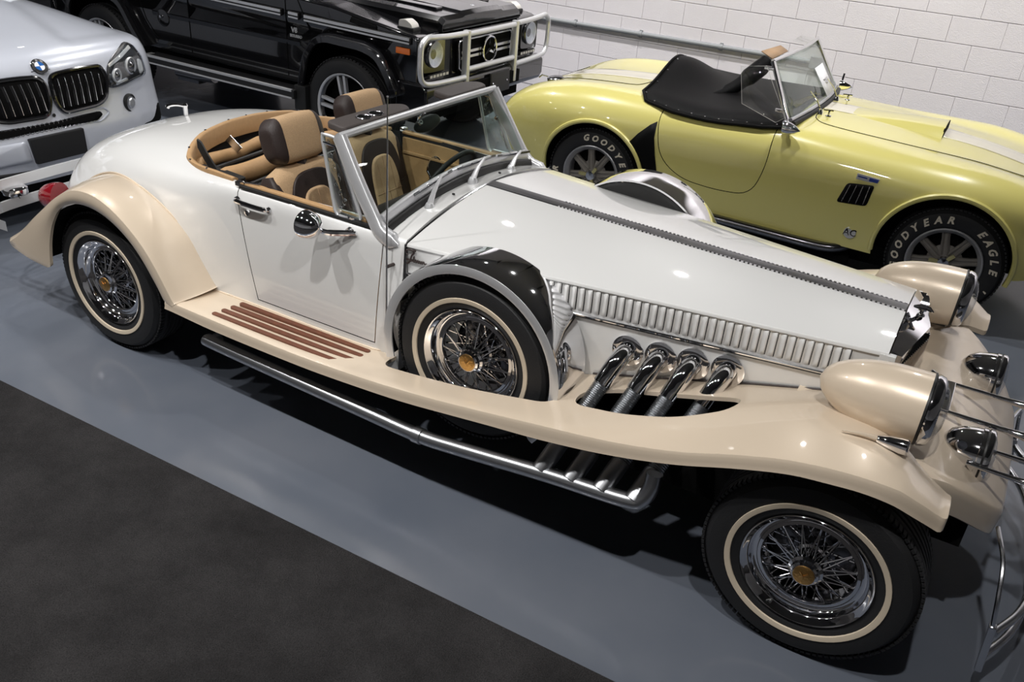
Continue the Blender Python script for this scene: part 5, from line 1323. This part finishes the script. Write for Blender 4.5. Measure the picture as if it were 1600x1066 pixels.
    for z in (1.02, .755):
        mb = MB(); mb.tube([(Xg, 3.55, z), (Xg, 2*GY-3.55, z)], .021, 12); mb.build('guard_crossbar', 'satin', GO)
    # wheels: twin-spoke alloys
    mb = MB(); mb.lathe(neg([(.20, .24), (.262, .235), (.25, .2), (.24, .05), (.245, .025), (.262, .012), (.268, .002), (.276, -.002), (.280, .004), (.272, .02)]), 56); w = mb.build('wheel', 'black_chrome', GO, smooth=50); w.location = (-1.09, 3.0, .395)
    mb = MB(); mb.lathe(neg(tire_profile(.268, .40, .28, .012)), 64); tread_blocks(mb, .40, .28, 70); mb.build('tire', 'tyre', w, local=True)
    mb = MB()
    mb.lathe(neg([(.262, .011), (.268, .001), (.276, -.003), (.2785, .0)]), 56)
    mb.build('machined_lip', 'satin', w, local=True)
    for k in range(5):
        for s in (-1, 1):
            a = 2*PI*k/5+PI/2+.2; R = Matrix.Rotation(-a, 3, 'Y')
            mb = MB(); mb.loft([[R @ Vector((r, d+.03, s*t-.011)), R @ Vector((r, d, s*t-.011)), R @ Vector((r, d, s*t+.011)), R @ Vector((r, d+.03, s*t+.011))] for r, t, d in ((.05, .022, .018), (.15, .026, .012), (.262, .030, .016))]); mb.build('spoke', 'satin', w, local=True, smooth=20)
    mb = MB(); mb.lathe(neg([(.07, .05), (.065, .02), (.035, .008), (0, .006)]), 28); mb.build('hub_cap', 'black_chrome', w, local=True)
    mb = MB(); mb.lathe(neg([(0, .12), (.245, .12)]), 32); mb.build('brake_disc', 'void', w, local=True)
    copy_tree(w, GO, (-3.94, 3.0, .395), 0)
    for x in (-1.09, -3.94): copy_tree(w, GO, (x, 2*GY-3.0, .395), PI)
    return w
GW = gwagen()

# ------------------------------------------------------------------ the white car parked nose-on behind the roadster
BY = .88
BO = empty('white_suv', (-3.9, BY, 0), 'white sport utility vehicle with black twin oval grilles, parked behind the roadster', 'car')
def suv():
    ZT = [.28, .40, .52, .60, .70, .80, .90, .96, 1.0, 1.03, 1.06, 1.13, 1.17]; XT = [x-.22 for x in (-1.33, -1.29, -1.285, -1.30, -1.32, -1.335, -1.37, -1.42, -1.50, -1.62, -1.8, -2.3, -2.7)]
    HT = [0, .2, .42, .60, .74, .85, .93, .975, 1.0, 1.01]; DT = [0, -.008, -.03, -.06, -.10, -.16, -.25, -.36, -.55, -.80]
    zt, xt, ht, dt = map(lambda a: [float(q) for q in a], (ZT, XT, HT, DT))
    def dxh(h): return float(np.interp(abs(h), ht, dt))
    def crown(h, z): return -.02*(abs(h))**4*min(1, max(0, (z-.85)/.12))-.15*abs(h)**3*min(1, max(0, (z-.96)/.25))
    def S(h, z, off=0.0):
        return Vector((float(np.interp(z, zt, xt))+dxh(h)+off, BY+h, z+crown(h, z)))
    prof = cr(list(zip(XT, ZT)), 4)
    hs = np.concatenate([np.linspace(0, .6, 13), np.linspace(.63, 1.01, 20)]); hs = np.concatenate([-hs[::-1], hs[1:]])
    hc = np.array([dxh(h) for h in hs]); k = np.array([1, 2, 3, 2, 1])/9; hc2 = np.convolve(np.pad(hc, 2, mode='edge'), k, 'valid')
    def ridge(h, x):  # raised power dome lines on the hood
        t = min(1, max(0, (-1.70-x)/.15)); e = .29+.26*max(0, -1.70-x); return -.016*t/(1+math.exp(-(abs(h)-e)/.012))
    rows = []
    for i, h in enumerate(hs):
        rows.append([(x+hc2[i], BY+h, z+crown(h, z)+ridge(h, x)) for x, z in prof])
    mb = MB(); mb.grid(rows); b = mb.build('front_body', 'white_paint', BO, smooth=50)
    for s, row in ((-1, rows[0]), (1, rows[-1])):
        zs = [p[2] for p in row]; e = row
        low = [(p[0], p[2]) for p in e]
        y = BY+s*1.01
        pol = low+[(-6.1, 1.0), (-6.35, .9), (-6.35, .45), (-6.2, .30)]
        for cx in (-5.45, -2.52): pol += [(cx-.43, .30)]+[(cx+.42*math.cos(a), .37+.42*math.sin(a)) for a in np.linspace(PI*1.05, -.05*PI, 18)]+[(cx+.43, .30)]
        pol = [p for p in pol if True]
        if pol[0][0] < -2.1: pass
        mb = MB(); mb.prism(low[::-1]+[(min(low[0][0], -2.05), .30)]+[(x, z) for x, z in pol[len(low):][::-1]], 1, y-.004, y+.004); mb.build('body_side', 'white_paint', BO, smooth=30)
    mb = MB(); mb.prism([(-2.95, 1.08), (-3.75, 1.66), (-5.4, 1.70), (-6.2, 1.10)], 1, BY-.86, BY+.86); cb = mb.build('cabin', 'white_paint', BO, bevel=.05, seg=3)
    mb = MB(); mb.prism([(-3.2, 1.12), (-3.75, 1.56), (-5.3, 1.58), (-5.8, 1.14)], 1, BY-.867, BY+.867); mb.build('side_glass', 'black_chrome', cb)
    mb = MB(); mb.add([(-2.98, BY-.66, 1.12), (-2.98, BY+.66, 1.12), (-3.70, BY+.6, 1.64), (-3.70, BY-.6, 1.64)], [(0, 1, 2, 3)]); mb.build('windshield', 'black_chrome', cb, solid=.01)
    mb = MB(); mb.box((-4.4, BY, .62), (3.4, 1.7, .7)); mb.build('inner_body', 'void', BO)
    mb = MB(); mb.box((-1.95, BY, .60), (.5, 1.25, .5)); mb.build('engine_bay', 'void', BO)
    def patch(poly, name, m, off=.004, par=None, n=4):
        """polygon in (h, z) laid on the front surface"""
        c = np.mean(np.array(poly), 0); N = len(poly); mb = MB(); rings = []
        for s in np.linspace(1, .12, n): rings.append([S(c[0]+(h-c[0])*s, c[1]+(z-c[1])*s, off) for h, z in poly])
        mb.grid(rings, wv=True); o = len(mb.v); mb.v.append(tuple(S(c[0], c[1], off))); k = (n-1)*N
        mb.f += [(k+i, k+(i+1) % N, o) for i in range(N)]; mb.m += [0]*N
        return mb.build(name, m, par if par is not None else BO, solid=.006)
    def rim(poly, r, name, m, par, off=.006):
        mb = MB(); mb.tube([S(h, z, off) for h, z in poly], r, 8, closed=True); return mb.build(name, m, par)
    # twin grilles
    for s in (1, -1):
        K = [(s*h, z) for h, z in rpoly([(.018, .885), (.20, .898), (.40, .888), (.412, .81), (.375, .70), (.30, .672), (.05, .668), (.015, .74)], [.06, .1, .06, .08, .06, .06, .06, .06], 5)]
        g = patch(K, 'kidney_grille', 'void', .006); rim(K, .013, 'grille_surround', 'black_paint', g, .012)
        for k in range(7):
            h0 = .068+.048*k; h1 = h0-.012; zt_ = .865 if k < 6 else .85; zb = .70 if k < 6 else .725
            mb = MB(); P = [S(s*(h0+(h1-h0)*t), zt_+(zb-zt_)*t, .010) for t in np.linspace(0, 1, 5)]
            rws = [[p+Vector((.0, -.013, 0)), p+Vector((.012, 0, 0)), p+Vector((.0, .013, 0))] for p in P]; mb.loft(rws); sl = mb.build('grille_slat', 'black_paint', g, smooth=0)
            mb = MB(); mb.tube([p+Vector((.0125, 0, 0)) for p in P[0:5]], .0022, 5); mb.build('slat_edge', 'brushed', sl)
    # roundel
    c = S(-.0, .935, .012); nx = Vector((.75, 0, .66)).normalized(); u = Vector((0, 1, 0)); v = nx.cross(u)
    mb = MB(); mb.lathe([(.047, -.006), (.047, .004), (.043, .006), (0, .006)], 32, c, nx); rd = mb.build('roundel', 'black', BO)
    mb = MB(); mb.tube([c+nx*.006+(u*math.cos(a)+v*math.sin(a))*.0465 for a in np.linspace(0, 2*PI, 32, endpoint=False)], .002, 6, closed=True); mb.build('roundel_rim', 'chrome', rd)
    for q in range(4):
        mb = MB(); P = [c+nx*.0075]+[c+nx*.0075+(u*math.cos(a)+v*math.sin(a))*.029 for a in np.linspace(q*PI/2, (q+1)*PI/2, 7)]; mb.add(P, [tuple(range(8))]); mb.build('roundel_quarter', 'blue' if q % 2 == 0 else 'paper', rd, smooth=0)
    for ch, a in (('B', 2.35), ('M', PI/2), ('W', .79)):
        d = u*math.cos(a)+v*math.sin(a) if v.z > 0 else u*math.cos(a)-v*math.sin(a); t = (d.cross(nx)).normalized(); mb = MB(); mb.text(ch, .015, c+nx*.0075+d*.036, -t if t.y < 0 and ch == 'M' else t, d, .0006); mb.build('roundel_letter', 'paper', rd, smooth=0)
    # hood shut line above the grilles
    mb = MB(); mb.tube([S(h, .915-.03*abs(h), .001) for h in np.linspace(-.06, .06, 5)], .003, 5); mb.build('hood_gap', 'void', BO)
    # honeycomb lower grille
    L = [(h, z) for h, z in rpoly([(-.52, .585), (.27, .585), (.315, .61), (.30, .632), (-.52, .632)], .01, 3)]
    lg = patch(L, 'lower_grille', 'void', .006, n=6)
    mb = MB(); r = .019
    for i in range(-18, 10):
        for j in range(2):
            h = i*.029*1.0+(.0145 if j else 0); z = .597+.024*j
            P = [(h+r*.75*math.cos(a), z+r*.7*math.sin(a)) for a in np.linspace(PI/6, PI/6+2*PI, 6, endpoint=False)]
            mb.tube([S(a, b_, .008) for a, b_ in P], .0016, 4, closed=True)
    mb.build('honeycomb', 'black_chrome', lg, kind='stuff')
    R = rpoly([(-.56, .572), (.30, .574), (.375, .61), (.345, .645), (-.56, .645)], .02, 4); rim(R, .006, 'grille_recess_edge', 'white_paint', BO, .002)
    # number plate carrier, lower skid, tow eye cover, sensors
    mb = MB(); P = [(-.215, .566), (.142, .566), (.142, .41), (-.195, .41)]; V = [S(h, z, .03) for h, z in P]+[S(h, z, 0) for h, z in P]; mb.add(V, [(0, 1, 2, 3), (4, 7, 6, 5), (0, 4, 5, 1), (1, 5, 6, 2), (2, 6, 7, 3), (3, 7, 4, 0)]); pc = mb.build('plate_carrier', 'plastic', BO, bevel=.008, label='blank black number plate carrier')
    patch(rpoly([(-.70, .555), (-.235, .555), (-.215, .435), (-.66, .42)], .015, 3), 'bumper_insert', 'white_paint', .012)
    patch(rpoly([(-.70, .40), (.5, .40), (.45, .30), (-.65, .30)], .015, 3), 'lower_intake', 'plastic', .006)
    mb = MB(); mb.lathe([(.011, 0), (.010, .003), (0, .003)], 14, S(-.34, .475, .014), (1, 0, 0)); mb.build('tow_cover', 'grey_silver', BO)
    mb = MB(); mb.lathe([(.011, 0), (.010, .002), (0, .001)], 14, S(-.012, .665, .003), (1, 0, .1)); mb.build('parking_sensor', 'black', BO)
    for s in (1, -1):
        # fog lamp in a scooped pocket
        c = S(s*.565, .630, .004); d = Vector((.9, s*.35, 0)).normalized()
        mb = MB(); mb.lathe([(.060, -.03), (.058, .0), (.052, .004), (.046, .0), (.043, -.02)], 28, c, d); f = mb.build('fog_lamp', 'black', BO)
        mb = MB(); mb.lathe([(.034, .004), (.028, .012), (0, .014)], 22, c, d); mb.build('fog_lens', 'reflector', f)
        H = [(s*h, z) for h, z in cr([(.425, .757), (.435, .83), (.470, .885), (.57, .935), (.71, .975), (.755, .93), (.765, .86), (.745, .785), (.65, .770), (.53, .752)], 4, closed=True)]
        hl = patch(H, 'headlight', 'plastic', .004, n=5); rim(H, .005, 'headlight_edge', 'black_chrome', hl, .005)
        for hh, zz, r in ((.495, .815, .042), (.635, .850, .052)):
            c = S(s*hh, zz, .022); mb = MB(); mb.lathe([(r, -.012), (r+.004, .0), (r, .006), (r-.008, .004), (r-.010, -.01), (0, -.014)], 28, c, d); e = mb.build('projector_ring', 'satin', hl)
            mb = MB(); mb.sphere(c-d*.012, r*.62, 14); mb.build('projector_lens', 'black_chrome', hl)
        mb = MB(); rw = []
        for t in np.linspace(0, 1, 8):
            h, z = .46+.25*t, .870+.075*t; rw.append([S(s*h, z, .012), S(s*h, z+.016, .012), S(s*h, z+.016, .02), S(s*h, z, .02)])
        mb.loft(rw); mb.build('brow_light', 'clear_cap', hl)
        patch([(s*h, z) for h, z in rpoly([(.70, .785), (.745, .80), (.755, .86), (.72, .88), (.70, .82)], .01, 2)], 'corner_reflector', 'clear_cap', .012, hl)
        patch([(s*h, z) for h, z in rpoly([(.47, .757), (.58, .775), (.57, .79), (.48, .775)], .01, 2)], 'lower_reflector', 'reflector', .012, hl)
        H2 = [(s*h, z) for h, z in H]
        lens = patch(H, 'headlight_cover', 'lamp_glass', .030, hl, n=5)
        # corner air slot
        patch([(s*h, z) for h, z in rpoly([(.62, .46), (.86, .57), (.90, .46), (.74, .40)], .02, 3)], 'corner_slot', 'void', .006)
        # hood crease
        pass
    for x in (-2.52, -5.45):
        copy_tree(GW, BO, (x, BY-.97, .395), 0); copy_tree(GW, BO, (x, BY+.97, .395), PI)
suv()
